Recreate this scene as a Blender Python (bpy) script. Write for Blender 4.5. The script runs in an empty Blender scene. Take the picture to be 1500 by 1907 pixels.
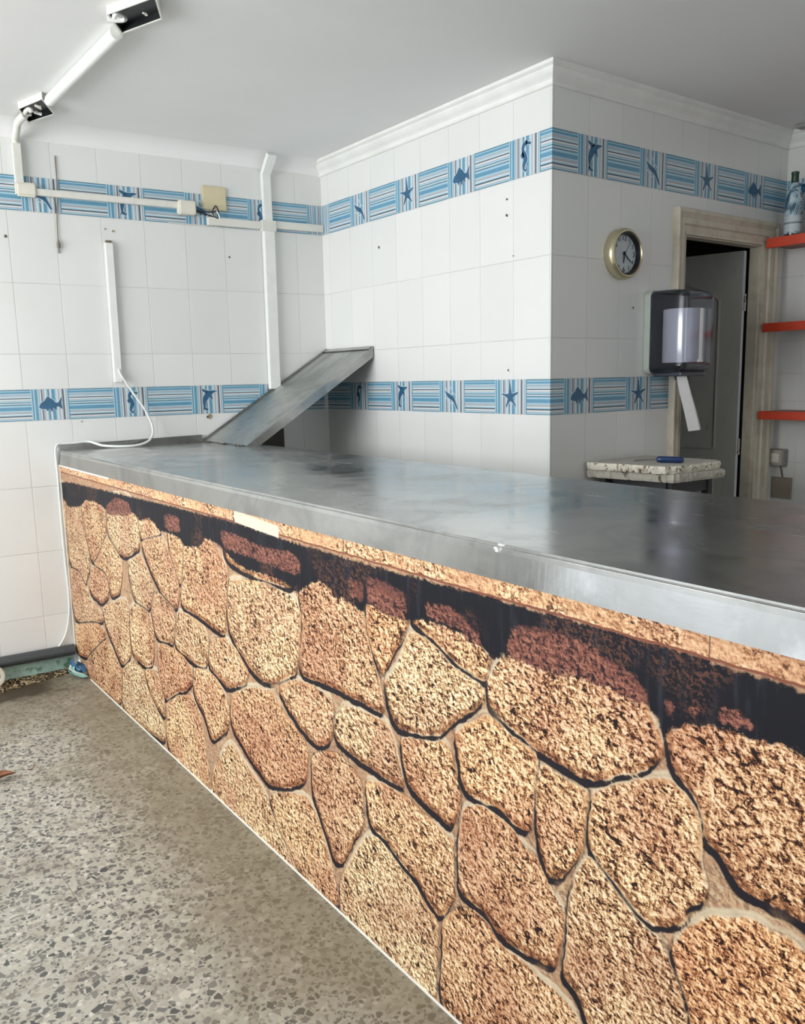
import bpy, bmesh, math, random
import numpy as np
from mathutils import Vector, Matrix
random.seed(7); np.random.seed(7)
SC = bpy.context.scene
COL = SC.collection
PI = math.pi

# ------------------------------------------------------------------ camera
cam_d = bpy.data.cameras.new('camera'); cam = bpy.data.objects.new('camera', cam_d); COL.objects.link(cam)
cam_d.sensor_fit = 'HORIZONTAL'; cam_d.sensor_width = 36.0
cam_d.lens = 36.0*1538.67/1500.0
cam_d.clip_start = 0.02
TH, PH, RO = 0.63583, -0.15993, -0.02131

fw = Vector((math.sin(TH)*math.cos(PH), math.cos(TH)*math.cos(PH), math.sin(PH)))
rt = Vector((math.cos(TH), -math.sin(TH), 0)); up = rt.cross(fw)
r2 = rt*math.cos(RO)+up*math.sin(RO); u2 = -rt*math.sin(RO)+up*math.cos(RO)
cam.matrix_world = Matrix(((r2.x, u2.x, -fw.x, 0), (r2.y, u2.y, -fw.y, 0), (r2.z, u2.z, -fw.z, 1.32967), (0, 0, 0, 1)))
SC.camera = cam

# ------------------------------------------------------------------ light
SC.view_settings.view_transform = 'Standard'; SC.view_settings.look = 'None'
SC.view_settings.gamma = 1.0; SC.view_settings.use_curve_mapping = False
SC.view_settings.exposure = 0.0
W = bpy.data.worlds.new('daylight'); SC.world = W; W.use_nodes = True
W.node_tree.nodes['Background'].inputs[0].default_value = (0.90, 0.96, 1.0, 1)
W.node_tree.nodes['Background'].inputs[1].default_value = 2.0
def area(name, loc, direction, sx, sy, power, color=(1, 1, 1)):
    l = bpy.data.lights.new(name, 'AREA'); l.shape = 'RECTANGLE'; l.size = sx; l.size_y = sy
    l.energy = power; l.color = color
    o = bpy.data.objects.new(name, l); COL.objects.link(o); o.location = loc
    o.rotation_euler = Vector(direction).to_track_quat('-Z', 'Y').to_euler()
    return o
area('shopfront_daylight', (-2.19, 2.50, 1.72), (1, 0, .42), 2.6, 1.15, 112, (0.98, 0.995, 1.0))
area('added_front_fill', (0.6, -2.28, 1.30), (0, 1, 0), 1.7, 1.9, 5, (0.98, 0.99, 1.0))  # added fill lamp behind the camera, brightens the pier front

# ------------------------------------------------------------------ helpers
def link(name, bm, mats, parent=None, smooth=None):
    me = bpy.data.meshes.new(name); bm.normal_update(); bm.to_mesh(me); bm.free()
    for m in (mats if isinstance(mats, (list, tuple)) else [mats]): me.materials.append(m)
    if smooth is not None:
        for p in me.polygons: p.use_smooth = True
        me.set_sharp_from_angle(angle=math.radians(smooth))
    o = bpy.data.objects.new(name, me); COL.objects.link(o)
    if parent: o.parent = parent
    return o
def tag(o, label=None, cat=None, group=None, kind=None):
    if label: o['label'] = label
    if cat: o['category'] = cat
    if group: o['group'] = group
    if kind: o['kind'] = kind
    return o
def empty(name, loc=(0, 0, 0)):
    o = bpy.data.objects.new(name, None); COL.objects.link(o); o.location = loc; o.empty_display_size = 0.05
    return o
def child(o, root):           # keep world coordinates under a root that stands elsewhere
    o.parent = root; o.matrix_parent_inverse = Matrix.Translation(root.location).inverted()
    return o
def box(bm, x0, x1, y0, y1, z0, z1, bev=0.0, M=None, mat=0, seg=2):
    vs = [bm.verts.new((x, y, z)) for x in (x0, x1) for y in (y0, y1) for z in (z0, z1)]
    q = [(0, 1, 3, 2), (4, 6, 7, 5), (0, 4, 5, 1), (2, 3, 7, 6), (0, 2, 6, 4), (1, 5, 7, 3)]
    fs = [bm.faces.new([vs[i] for i in f]) for f in q]
    for f in fs: f.material_index = mat
    if M is not None:
        for v in vs: v.co = M @ v.co
    if bev > 0:
        es = list({e for f in fs for e in f.edges})
        r = bmesh.ops.bevel(bm, geom=es, offset=bev, segments=seg, affect='EDGES', profile=0.5)
        for f in r['faces']: f.material_index = mat
def prism(bm, pts, f0, f1, mat=0):
    """pts: list of 2d, f0/f1: functions 2d->3d for the two caps"""
    a = [bm.verts.new(f0(p)) for p in pts]; b = [bm.verts.new(f1(p)) for p in pts]
    n = len(pts); F = []
    F.append(bm.faces.new(a)); F.append(bm.faces.new(b[::-1]))
    for i in range(n): F.append(bm.faces.new((a[i], b[i], b[(i+1) % n], a[(i+1) % n])))
    for f in F: f.material_index = mat
    bmesh.ops.recalc_face_normals(bm, faces=F)
    return F
def tube(bm, path, r, n=10, mat=0, cap=True, flat=1.0):
    P = [Vector(p) for p in path]; rings = []
    up_ = Vector((0, 0, 1))
    for i, p in enumerate(P):
        t = (P[min(i+1, len(P)-1)]-P[max(i-1, 0)]).normalized()
        if i == 0:
            a = t.orthogonal().normalized()
        else:
            a = (a - t*a.dot(t))
            a = a.normalized() if a.length > 1e-6 else t.orthogonal().normalized()
        b = t.cross(a)
        rr = r[i] if isinstance(r, (list, tuple)) else r
        rings.append([bm.verts.new(p+(a*math.cos(2*PI*k/n)+b*math.sin(2*PI*k/n)*flat)*rr) for k in range(n)])
    F = []
    for i in range(len(rings)-1):
        for k in range(n):
            F.append(bm.faces.new((rings[i][k], rings[i][(k+1) % n], rings[i+1][(k+1) % n], rings[i+1][k])))
    if cap: F.append(bm.faces.new(rings[0][::-1])); F.append(bm.faces.new(rings[-1]))
    for f in F: f.material_index = mat
def lathe(bm, prof, c=(0, 0, 0), n=32, mat=0, M=None):
    rings = []
    for r, z in prof:
        ring = []
        for k in range(n):
            v = Vector((r*math.cos(2*PI*k/n), r*math.sin(2*PI*k/n), z))
            if M is not None: v = M @ v
            ring.append(bm.verts.new(v+Vector(c)))
        rings.append(ring)
    for i in range(len(rings)-1):
        for k in range(n):
            f = bm.faces.new((rings[i][k], rings[i][(k+1) % n], rings[i+1][(k+1) % n], rings[i+1][k])); f.material_index = mat
    for ring, z in ((rings[0], 0), (rings[-1], 1)):
        f = bm.faces.new(ring if z else ring[::-1]); f.material_index = mat
def smooth_path(pts, k=6):
    P = [Vector(p) for p in pts]; out = []
    for i in range(len(P)-1):
        p0 = P[max(i-1, 0)]; p1 = P[i]; p2 = P[i+1]; p3 = P[min(i+2, len(P)-1)]
        for j in range(k):
            t = j/k
            out.append(0.5*((2*p1)+(p2-p0)*t+(2*p0-5*p1+4*p2-p3)*t*t+(3*p1-p0-3*p2+p3)*t**3))
    out.append(P[-1]); return out

# ------------------------------------------------------------------ node helper
class NT:
    def __init__(s, name):
        s.m = bpy.data.materials.new(name); s.m.use_nodes = True
        s.n = s.m.node_tree.nodes; s.l = s.m.node_tree.links
        s.b = s.n['Principled BSDF']; s.out = s.n['Material Output']
    def _in(s, sock, v):
        if hasattr(v, 'is_output') or isinstance(v, bpy.types.NodeSocket): s.l.new(v, sock)
        elif v is not None:
            if isinstance(v, (tuple, list)) and len(v) == 3 and sock.type == 'RGBA': v = (*v, 1)
            sock.default_value = v
    def math(s, op, a, b=None, c=None, clamp=False):
        n = s.n.new('ShaderNodeMath'); n.operation = op; n.use_clamp = clamp
        s._in(n.inputs[0], a); s._in(n.inputs[1], b); s._in(n.inputs[2], c); return n.outputs[0]
    def vmath(s, op, a, b=None):
        n = s.n.new('ShaderNodeVectorMath'); n.operation = op
        s._in(n.inputs[0], a); s._in(n.inputs[1], b); return n.outputs[0]
    def pos(s): return s.n.new('ShaderNodeNewGeometry').outputs['Position']
    def obj(s): return s.n.new('ShaderNodeTexCoord').outputs['Object']
    def uv(s): return s.n.new('ShaderNodeTexCoord').outputs['UV']
    def sep(s, v):
        n = s.n.new('ShaderNodeSeparateXYZ'); s.l.new(v, n.inputs[0]); return n.outputs
    def comb(s, x=0., y=0., z=0.):
        n = s.n.new('ShaderNodeCombineXYZ')
        for i, v in enumerate((x, y, z)): s._in(n.inputs[i], v)
        return n.outputs[0]
    def noise(s, vec, scale, detail=4, rough=0.55, dist=0., col=False):
        n = s.n.new('ShaderNodeTexNoise'); s._in(n.inputs['Vector'], vec); n.inputs['Scale'].default_value = scale
        n.inputs['Detail'].default_value = detail; n.inputs['Roughness'].default_value = rough
        n.inputs['Distortion'].default_value = dist
        return n.outputs[1 if col else 0]
    def vor(s, vec, scale, feature='F1', rnd=1.0, out=0, metric='EUCLIDEAN'):
        n = s.n.new('ShaderNodeTexVoronoi'); n.feature = feature; s._in(n.inputs['Vector'], vec)
        n.inputs['Scale'].default_value = scale; n.inputs['Randomness'].default_value = rnd
        return n.outputs[out]
    def white(s, vec, col=False):
        n = s.n.new('ShaderNodeTexWhiteNoise'); s._in(n.inputs['Vector'], vec); return n.outputs[1 if col else 0]
    def ramp(s, f, stops, const=False):
        n = s.n.new('ShaderNodeValToRGB'); s._in(n.inputs[0], f); r = n.color_ramp
        r.interpolation = 'CONSTANT' if const else 'LINEAR'
        while len(r.elements) > 1: r.elements.remove(r.elements[0])
        r.elements[0].position = stops[0][0]
        c = stops[0][1]; r.elements[0].color = (*c, 1) if isinstance(c, tuple) else (c, c, c, 1)
        for p, c in stops[1:]:
            e = r.elements.new(p); e.color = (*c, 1) if isinstance(c, tuple) else (c, c, c, 1)
        return n.outputs[0]
    def step(s, x, a, b):      # smooth 0..1 between a and b
        n = s.n.new('ShaderNodeMapRange'); n.interpolation_type = 'SMOOTHSTEP'
        s._in(n.inputs[0], x); n.inputs[1].default_value = a; n.inputs[2].default_value = b
        return n.outputs[0]
    def lin(s, x, a, b, c=0., d=1.):
        n = s.n.new('ShaderNodeMapRange'); s._in(n.inputs[0], x)
        n.inputs[1].default_value = a; n.inputs[2].default_value = b; n.inputs[3].default_value = c; n.inputs[4].default_value = d
        return n.outputs[0]
    def mix(s, f, a, b, mode='MIX'):
        n = s.n.new('ShaderNodeMix'); n.data_type = 'RGBA'; n.blend_type = mode
        s._in(n.inputs[0], f); s._in(n.inputs[6], a); s._in(n.inputs[7], b); return n.outputs[2]
    def attr(s, name):
        n = s.n.new('ShaderNodeAttribute'); n.attribute_name = name; return n
    def bump(s, h, strength, dist):
        n = s.n.new('ShaderNodeBump'); s._in(n.inputs['Height'], h)
        n.inputs['Strength'].default_value = strength; n.inputs['Distance'].default_value = dist
        s.l.new(n.outputs[0], s.b.inputs['Normal'])
    def set(s, **k):
        for a, v in k.items(): s._in(s.b.inputs[a.replace('_', ' ')], v)
        return s.m
def plain(name, col, rough=0.5, metal=0., var=0.06, scale=20, spec=0.5, dirt=None):
    """a simple procedural material: a base colour with soft mottling"""
    t = NT(name); p = t.pos()
    n = t.noise(p, scale, 5, 0.6)
    c = t.mix(t.lin(n, 0.3, 0.7), tuple(x*(1-var) for x in col), tuple(min(1, x*(1+var)) for x in col))
    if dirt:
        d = t.step(t.noise(p, dirt[1], 6, 0.65), dirt[2], dirt[2]+0.12)
        c = t.mix(d, c, dirt[0])
    t.set(Base_Color=c, Roughness=rough, Metallic=metal); t.b.inputs['Specular IOR Level'].default_value = spec
    return t.m

# ------------------------------------------------------------------ dimensions (metres)
Y1, Y3, X2, X4 = 3.888, 2.249, 2.382, 4.016      # rear wall, pier front, pier side, right wall
A1 = -0.07358                                     # the rear wall is a few degrees out of square
HC = 2.45
ZT = [2.385, 1.780, 1.473, 0.876, 0.574, 0.271]   # grout courses
B1, B2 = (2.086, 2.231), (1.178, 1.316)           # the two listello bands
TW = 0.1954
def W1p(u, z, off=0.): return Vector((u, Y1+A1*(u-X2)-off, z))
def W2p(u, z, off=0.): return Vector((X2-off, -u, z))
def W3p(u, z, off=0.): return Vector((u, Y3-off, z))
def W4p(u, z, off=0.): return Vector((X4-off, -u, z))

# ------------------------------------------------------------------ wall materials
def tile_mat(name, axis, origin):
    t = NT(name); p = t.pos(); x, y, z = t.sep(p); u = x if axis == 'x' else y
    k = t.math('DIVIDE', t.math('SUBTRACT', u, origin), TW)
    fr = t.math('ABSOLUTE', t.math('SUBTRACT', t.math('FRACT', t.math('ADD', k, 0.5)), 0.5))
    dv = t.math('MULTIPLY', fr, TW)
    dh = None; row = 0.
    for zz in ZT+[B1[0], B1[1], B2[0], B2[1]]:
        d = t.math('ABSOLUTE', t.math('SUBTRACT', z, zz)); dh = d if dh is None else t.math('MINIMUM', dh, d)
        row = t.math('ADD', row, t.math('GREATER_THAN', z, zz))
    w = t.noise(p, 3, 2, 0.5)
    d = t.math('MINIMUM', t.math('ADD', dv, t.math('MULTIPLY', w, 0.0006)), dh)
    g = t.step(d, 0.0016, 0.0004)
    tone = t.white(t.comb(t.math('FLOOR', k), row, 0.))
    base = t.mix(t.math('MULTIPLY', tone, 0.7), (0.74, 0.745, 0.73), (0.79, 0.79, 0.775))
    base = t.mix(t.math('MULTIPLY', t.step(t.noise(p, 1.7, 4, 0.6), 0.45, 0.75), 0.25), base, (0.68, 0.66, 0.61))
    gc = t.mix(t.step(t.noise(p, 2.3, 3, 0.6), 0.4, 0.65), (0.44, 0.44, 0.425), (0.60, 0.60, 0.58))
    c = t.mix(t.math('MULTIPLY', g, 0.85), base, gc)
    wob = t.math('MULTIPLY', t.noise(p, 7, 2, 0.4), 0.25)
    tilt = t.math('MULTIPLY', tone, 0.3)
    t.bump(t.math('ADD', t.step(d, 0.0, 0.004), t.math('ADD', wob, tilt)), 0.35, 0.002)
    t.set(Base_Color=c, Roughness=t.mix(g, (0.22, 0.22, 0.22), (0.7, 0.7, 0.7)))
    return t.m
M_w1 = tile_mat('tiles_rear', 'x', X2-0.1511)
M_w2 = tile_mat('tiles_pier_side', 'y', Y3+0.0084)
M_w3 = tile_mat('tiles_pier_front', 'x', X2+0.0095)
M_w4 = tile_mat('tiles_right', 'y', Y3-0.115)
LB, MB_, DB, WH, GR, TE, DK = (.36, .57, .68), (.075, .27, .42), (.03, .13, .25), (.66, .70, .71), (.40, .43, .47), (.05, .21, .31), (.02, .035, .06)
def stripes(name, horiz):
    t = NT(name); u, v, _ = t.sep(t.uv())
    if horiz:
        f = t.math('SUBTRACT', 1.0, v)
        seq = [(0, TE), (.035, LB), (.06, MB_), (.12, LB), (.15, GR), (.20, LB), (.235, WH), (.265, DK), (.295, WH), (.34, GR), (.365, LB), (.40, TE),
               (.43, WH), (.455, GR), (.47, TE), (.505, LB), (.555, MB_), (.665, LB), (.70, GR), (.755, DK), (.765, WH), (.80, LB), (.835, DK), (.875, WH), (.92, GR), (.95, LB), (.975, TE)]
    else:
        f = u
        seq = [(0, LB), (.03, TE), (.06, LB), (.10, MB_), (.17, LB), (.20, GR), (.24, WH), (.27, DK), (.30, GR), (.36, WH), (.40, LB), (.44, TE),
               (.48, GR), (.50, WH), (.54, MB_), (.63, LB), (.67, WH), (.71, GR), (.755, WH), (.80, GR), (.83, DK), (.87, WH), (.91, GR), (.94, LB), (.975, TE)]
    c = t.ramp(f, seq, True)
    c = t.mix(0.12, c, t.mix(t.noise(t.pos(), 30, 3, 0.6), (.3, .4, .5), (.7, .75, .78)))
    t.set(Base_Color=c, Roughness=0.28); return t.m
M_sh, M_sv = stripes('listello_lines', True), stripes('listello_bars', False)
M_fish = plain('listello_figure_blue', (.03, .115, .22), 0.3, var=.15)
M_pale = plain('listello_outline', (.50, .60, .66), 0.3)
M_hole = plain('wall_plug_hole', (.09, .08, .07), 0.9)
M_rust = plain('old_glue_mark', (.36, .28, .18), 0.9)

# outlines of the sea creatures on the listello tiles, millimetres about the block centre
def ribbon(path, wid):
    P = smooth_path([(x, y, 0) for x, y in path], 5); n = len(P); L = []; R = []
    for i, p in enumerate(P):
        t = (P[min(i+1, n-1)]-P[max(i-1, 0)]).normalized(); nn = Vector((-t.y, t.x, 0))
        s = i/(n-1)*(len(wid)-1); a = int(min(s, len(wid)-2)); w = wid[a]+(wid[a+1]-wid[a])*(s-a)
        L.append(p+nn*w/2); R.append(p-nn*w/2)
    return [(v.x, v.y) for v in L+R[::-1]]
def star(s=1.0):
    o = []
    for k in range(5):
        a = math.radians(94+72*k); r = 62 if k == 0 else 52
        for da, rr in ((-36, 17), (-9, r*0.6), (-3.5, r*0.97), (3.5, r*0.97), (9, r*0.6)):
            o.append((rr*math.cos(a+math.radians(da)), rr*math.sin(a+math.radians(da))))
    return o
CRE = {
 'fish': [[(-54, -10), (-44, 8), (-26, 20), (-10, 42), (0, 30), (12, 24), (22, 10), (34, 8), (54, 36), (49, 8), (54, -24), (34, -8), (26, -12), (24, -28), (12, -14), (4, -34), (-6, -18), (-16, -32), (-22, -20), (-42, -20)]],
 'star': [star()],
 'seahorse': [ribbon([(14, 50), (-2, 44), (-9, 26), (0, 6), (5, -12), (-3, -28), (-4, -44), (6, -52), (13, -44), (7, -36)], [10, 17, 12, 20, 22, 15, 9, 7, 5, 3]), [(6, 56), (34, 46), (32, 38), (8, 42)], [(-8, 20), (-20, 10), (-16, -4), (0, 0)]],
 'dolphin': [ribbon([(50, 44), (28, 40), (4, 28), (-14, 4), (-20, -20), (-20, -44)], [2, 14, 30, 26, 14, 5]), [(-20, -38), (-34, -60), (-22, -50), (-4, -58), (0, -48), (-16, -40)], [(-8, 32), (-30, 48), (-28, 56), (10, 44)], [(10, 18), (22, -4), (26, 4), (22, 24)]],
 'shrimp': [ribbon([(-46, 26), (-30, 10), (-8, -2), (8, -10), (24, -30), (40, -58)], [2, 16, 22, 20, 11, 6])],
}
WHISK = [ribbon([(-44, 52), (-40, 34), (-34, 16)], [3, 4, 4]), ribbon([(-10, 46), (4, 24), (26, 6)], [4, 5, 6]), ribbon([(-50, 10), (-26, -22), (10, -34)], [4, 5, 4])]
def poly(bm, P3, mat, uvs=None, uvl=None):
    vs = [bm.verts.new(p) for p in P3]; f = bm.faces.new(vs); f.material_index = mat
    if uvs:
        for l, w in zip(f.loops, uvs): l[uvl].uv = w
    return f
def quad(bm, wf, u0, u1, z0, z1, off, mat, uvl):
    poly(bm, [wf(u0, z0, off), wf(u1, z0, off), wf(u1, z1, off), wf(u0, z1, off)], mat, [(0, 0), (1, 0), (1, 1), (0, 1)], uvl)
def band(bm, uvl, wf, zz, blocks):
    z0, z1 = zz; zc = (z0+z1)/2; sc = (z1-z0)/0.145*0.001
    for u0, u1, kind in blocks:
        quad(bm, wf, u0, u1, z0, z1, .0012, 1 if kind == 'H' else 2, uvl)
        if kind in ('H', 'V'): continue
        um = (u0+u1)/2; sx = min(1.0, (u1-u0)/0.165)*sc
        if kind == 'shrimp':
            for q in WHISK: poly(bm, [wf(um+a*sx, zc+b*sc, .0017) for a, b in q], 4)
        for q in CRE[kind]:
            cx = sum(a for a, _ in q)/len(q); cy = sum(b for _, b in q)/len(q)
            tri = [wf(um+a*sx, zc+b*sc, .0023) for a, b in q]
            # pale outline: the figure pushed outward along its own normals
            n = len(q); ar = sum(q[i][0]*q[(i+1) % n][1]-q[(i+1) % n][0]*q[i][1] for i in range(n)); sg = 1 if ar > 0 else -1
            oo = []
            for i in range(n):
                a, b = Vector(q[i-1]), Vector(q[(i+1) % n]); d = (b-a)
                d = d.normalized() if d.length > 1e-6 else Vector((1, 0)); nn = Vector((d.y, -d.x))*sg
                oo.append((q[i][0]+nn.x*3, q[i][1]+nn.y*3))
            poly(bm, [wf(um+a*sx, zc+b*sc, .0018) for a, b in oo], 4)
            poly(bm, tri, 3)
def mark(bm, wf, u, z, r, mat=5):
    n = 9; poly(bm, [wf(u+r*math.cos(2*PI*k/n)*random.uniform(.7, 1.2), z+r*math.sin(2*PI*k/n)*random.uniform(.7, 1.3), .0026) for k in range(n)], mat)
def seq(u, lst):
    """lst: (end, kind) pairs starting at u"""
    o = []
    for e, k in lst: o.append((u, e, k)); u = e
    return o
def wall(name, wf, rects, mat, bands, marks=(), thick=0.1):
    bm = bmesh.new(); uvl = bm.loops.layers.uv.new('UVMap')
    for (u0, u1, z0, z1) in rects:
        a = [wf(u0, z0, 0), wf(u1, z0, 0), wf(u1, z1, 0), wf(u0, z1, 0)]; b = [wf(u0, z0, -thick), wf(u1, z0, -thick), wf(u1, z1, -thick), wf(u0, z1, -thick)]
        va = [bm.verts.new(p) for p in a]; vb = [bm.verts.new(p) for p in b]
        bm.faces.new(va); bm.faces.new(vb[::-1])
        for i in range(4): bm.faces.new((va[i], vb[i], vb[(i+1) % 4], va[(i+1) % 4]))
    for zz, bl in bands: band(bm, uvl, wf, zz, bl)
    for m in marks: mark(bm, wf, *m)
    o = link(name, bm, [mat, M_sh, M_sv, M_fish, M_pale, M_hole, M_rust]); o['kind'] = 'structure'
    return o

# ------------------------------------------------------------------ the room
C_ = ['fish', 'seahorse', 'dolphin', 'shrimp', 'star']
def left_run(end, first):
    o = []; u = end; i = first
    while u > -2.15:
        o.append((u-.195, u, 'H')); u -= .195
        a = max(u-.172, -2.2); o.append((a, u, C_[i % 5])); u = a; i += 1
    return o
w1b1 = left_run(.925, 3) + seq(.925, [(1.088, 'shrimp'), (1.287, 'H'), (1.458, 'dolphin'), (1.649, 'H'), (1.812, 'shrimp'), (1.967, 'H'), (2.10, 'seahorse'), (2.294, 'H'), (2.375, 'V')])
w1b2 = left_run(.891, 4) + seq(.891, [(1.052, 'fish'), (1.25, 'H'), (1.412, 'seahorse'), (1.624, 'H'), (1.79, 'dolphin'), (1.985, 'H'), (2.15, 'shrimp'), (2.36, 'H')])
wall('wall_back', W1p, [(-2.3, X2+.02, 0, HC)], M_w1, [(B1, w1b1), (B2, w1b2)],
     [(.849, 1.974, .007), (1.27, 2.035, .005, 6), (1.305, 2.028, .006, 6), (1.86, 1.945, .005), (1.712, 1.163, .013, 6), (1.702, 1.160, .007), (1.10, 1.165, .004, 6)])
wall('wall_pier_side', W2p, [(-Y1-.0, -Y3-.0008, 0, HC)], M_w2,
     [(B1, seq(-Y1+.004, [(-3.81, 'V'), (-3.612, 'H'), (-3.438, 'shrimp'), (-3.228, 'H'), (-3.047, 'star'), (-2.850, 'H'), (-2.674, 'fish'), (-2.474, 'H'), (-2.305, 'seahorse'), (-Y3+.0012, 'H')])),
      (B2, seq(-Y1+.004, [(-3.666, 'H'), (-3.497, 'seahorse'), (-3.300, 'H'), (-3.124, 'dolphin'), (-2.928, 'H'), (-2.750, 'shrimp'), (-2.560, 'H'), (-2.375, 'star'), (-Y3+.0012, 'H')]))],
     [(-2.487, 2.02, .005), (-2.488, 1.960, .006), (-2.45, 1.80, .003), (-3.37, 1.955, .006), (-2.48, 1.355, .004)], thick=.02)
DX0, DX1, DZ = 3.20, 3.81, 1.918
wall('wall_pier_front', W3p, [(X2+.0008, DX0, 0, HC), (DX1, X4+.02, 0, HC), (DX0, DX1, DZ, HC)], M_w3,
     [(B1, seq(X2-.0012, [(2.521, 'H'), (2.694, 'dolphin'), (2.892, 'H'), (3.069, 'shrimp'), (3.266, 'H'), (3.443, 'star'), (3.650, 'H'), (3.815, 'fish'), (X4-.002, 'H')])),
      (B2, seq(X2-.0012, [(2.457, 'H'), (2.634, 'fish'), (2.833, 'H'), (3.002, 'star'), (3.19, 'H')]))], [(2.87, 1.60, .004)], thick=.05)
rb = []
u = -Y3+.003; i = 2
while u < 2.1: rb.append((u, u+.165, C_[i % 5])); rb.append((u+.165, u+.365, 'H')); u += .365; i += 1
wall('wall_right', W4p, [(-Y3-.02, 2.3, 0, HC)], M_w4, [(B1, rb)])

# plastered walls behind the camera, with the shopfront opening that lights the room
M_paint = plain('wall_paint', (.70, .69, .66), 0.7, scale=4)
def boxes(name, L, mat, kind='structure', bev=0.):
    bm = bmesh.new()
    for b in L: box(bm, *b, bev=bev)
    o = link(name, bm, mat)
    if kind: o['kind'] = kind
    return o
boxes('wall_left', [(-2.35, -2.2, -2.3, .35, 0, HC), (-2.35, -2.2, 3.85, 4.25, 0, HC), (-2.35, -2.2, .35, 3.85, 2.36, HC), (-2.35, -2.2, .35, 3.85, 0, .05)], M_paint)
boxes('wall_front', [(-2.35, -.3, -2.45, -2.3, 0, HC), (1.5, X4+.1, -2.45, -2.3, 0, HC), (-.3, 1.5, -2.45, -2.3, 2.3, HC)], M_paint)  # unseen front wall; its opening is added to go with the fill lamp
M_al = plain('aluminium', (.55, .56, .56), .4, 1.)
boxes('window_1', [(-2.30, -2.25, .35, .40, .05, 2.36), (-2.30, -2.25, 3.80, 3.85, .05, 2.36), (-2.30, -2.25, .40, 3.80, 2.31, 2.36), (-2.30, -2.25, .40, 3.80, .05, .09)], M_al, bev=.004)
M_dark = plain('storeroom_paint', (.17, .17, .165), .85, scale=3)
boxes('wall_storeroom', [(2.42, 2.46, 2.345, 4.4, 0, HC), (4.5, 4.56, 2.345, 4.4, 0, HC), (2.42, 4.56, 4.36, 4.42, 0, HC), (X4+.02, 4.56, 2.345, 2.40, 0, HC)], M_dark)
t = NT('ceiling_plaster'); p = t.pos()
c = t.mix(t.step(t.noise(p, .8, 4, .6), .35, .7), (.80, .795, .785), (.845, .84, .835))
t.bump(t.noise(p, 9, 3, .5), .08, .004); t.set(Base_Color=c, Roughness=.75)
boxes('ceiling', [(-2.45, 4.7, -2.5, 4.5, HC, HC+.08)], t.m)
CEIL = t.m

# terrazzo floor
t = NT('terrazzo'); p = t.pos(); x, y, z = t.sep(p)
v1 = t.vor(p, 54, 'DISTANCE_TO_EDGE'); v1c = t.vor(p, 54, 'F1', out=1)
v2 = t.vor(t.vmath('ADD', p, (3.3, 1.7, 0.)), 92, 'DISTANCE_TO_EDGE'); v2c = t.vor(t.vmath('ADD', p, (3.3, 1.7, 0.)), 92, 'F1', out=1)
nz = t.noise(p, 120, 3, .6)
r1, g1_, b1_ = t.sep(v1c); q1, q2, q3 = t.sep(v2c)
big = t.math('MULTIPLY', t.step(t.math('ADD', v1, t.math('MULTIPLY', t.math('SUBTRACT', nz, .5), .16)), .08, .15), t.math('GREATER_THAN', r1, .40))
sml = t.math('MULTIPLY', t.step(t.math('ADD', v2, t.math('MULTIPLY', t.math('SUBTRACT', nz, .5), .12)), .06, .12), t.math('GREATER_THAN', q1, .35))
zone = t.step(t.noise(p, .9, 3, .5), .42, .62)
mtx = t.mix(t.noise(p, 60, 4, .6), (.34, .33, .275), (.54, .525, .455))
chs = t.ramp(q2, [(0, (.07, .07, .065)), (.35, (.18, .175, .16)), (.7, (.38, .35, .29)), (1, (.62, .60, .54))])
chb = t.ramp(g1_, [(0, (.06, .065, .065)), (.25, (.13, .13, .125)), (.55, (.22, .21, .19)), (.8, (.40, .37, .31)), (1, (.60, .57, .48))])
c = t.mix(sml, mtx, chs); c = t.mix(big, c, chb)
# worn slabs: joints every 40 cm, grime drawn along the foot of the counter and the rear wall
ju = t.math('ABSOLUTE', t.math('SUBTRACT', t.math('FRACT', t.math('DIVIDE', t.math('ADD', x, .13), .4)), .5))
jv = t.math('ABSOLUTE', t.math('SUBTRACT', t.math('FRACT', t.math('DIVIDE', t.math('ADD', y, .05), .4)), .5))
jd = t.math('MULTIPLY', t.math('MINIMUM', ju, jv), .4)
jm = t.math('MULTIPLY', t.step(jd, .0016, .0004), t.step(t.noise(p, 4, 2, .5), .4, .6))
c = t.mix(t.math('MULTIPLY', jm, .8), c, (.10, .09, .07))
gr = t.math('MAXIMUM', t.step(t.math('ADD', x, t.math('MULTIPLY', t.noise(p, 3, 5, .65), .9)), 0.98, 1.36), t.step(t.math('ADD', y, t.math('MULTIPLY', t.noise(p, 4, 5, .65), .8)), 3.45, 4.05))
c = t.mix(t.math('MULTIPLY', gr, .66), c, (.20, .165, .10))
st = t.step(t.noise(p, 2.4, 6, .7), .50, .68)
c = t.mix(t.math('MULTIPLY', st, .5), c, (.21, .18, .14))
c = t.mix(t.math('MULTIPLY', t.step(t.noise(p, 11, 6, .7), .50, .64), .32), c, (.17, .14, .10))
mud = t.math('MULTIPLY', t.step(t.math('ADD', y, t.math('MULTIPLY', t.noise(p, 9, 5, .7), .35)), 3.80, 3.94), t.step(t.math('ADD', x, t.math('MULTIPLY', t.noise(p, 12, 4, .6), .2)), 1.04, .86))
c = t.mix(mud, c, (.055, .04, .022))
t.bump(t.noise(p, 200, 3, .6), .1, .001)
t.set(Base_Color=c, Roughness=t.lin(t.noise(p, 6, 4, .6), .3, .7, .38, .62))
boxes('floor', [(-2.45, 4.7, -2.5, 4.5, -.08, 0)], t.m)

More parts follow.
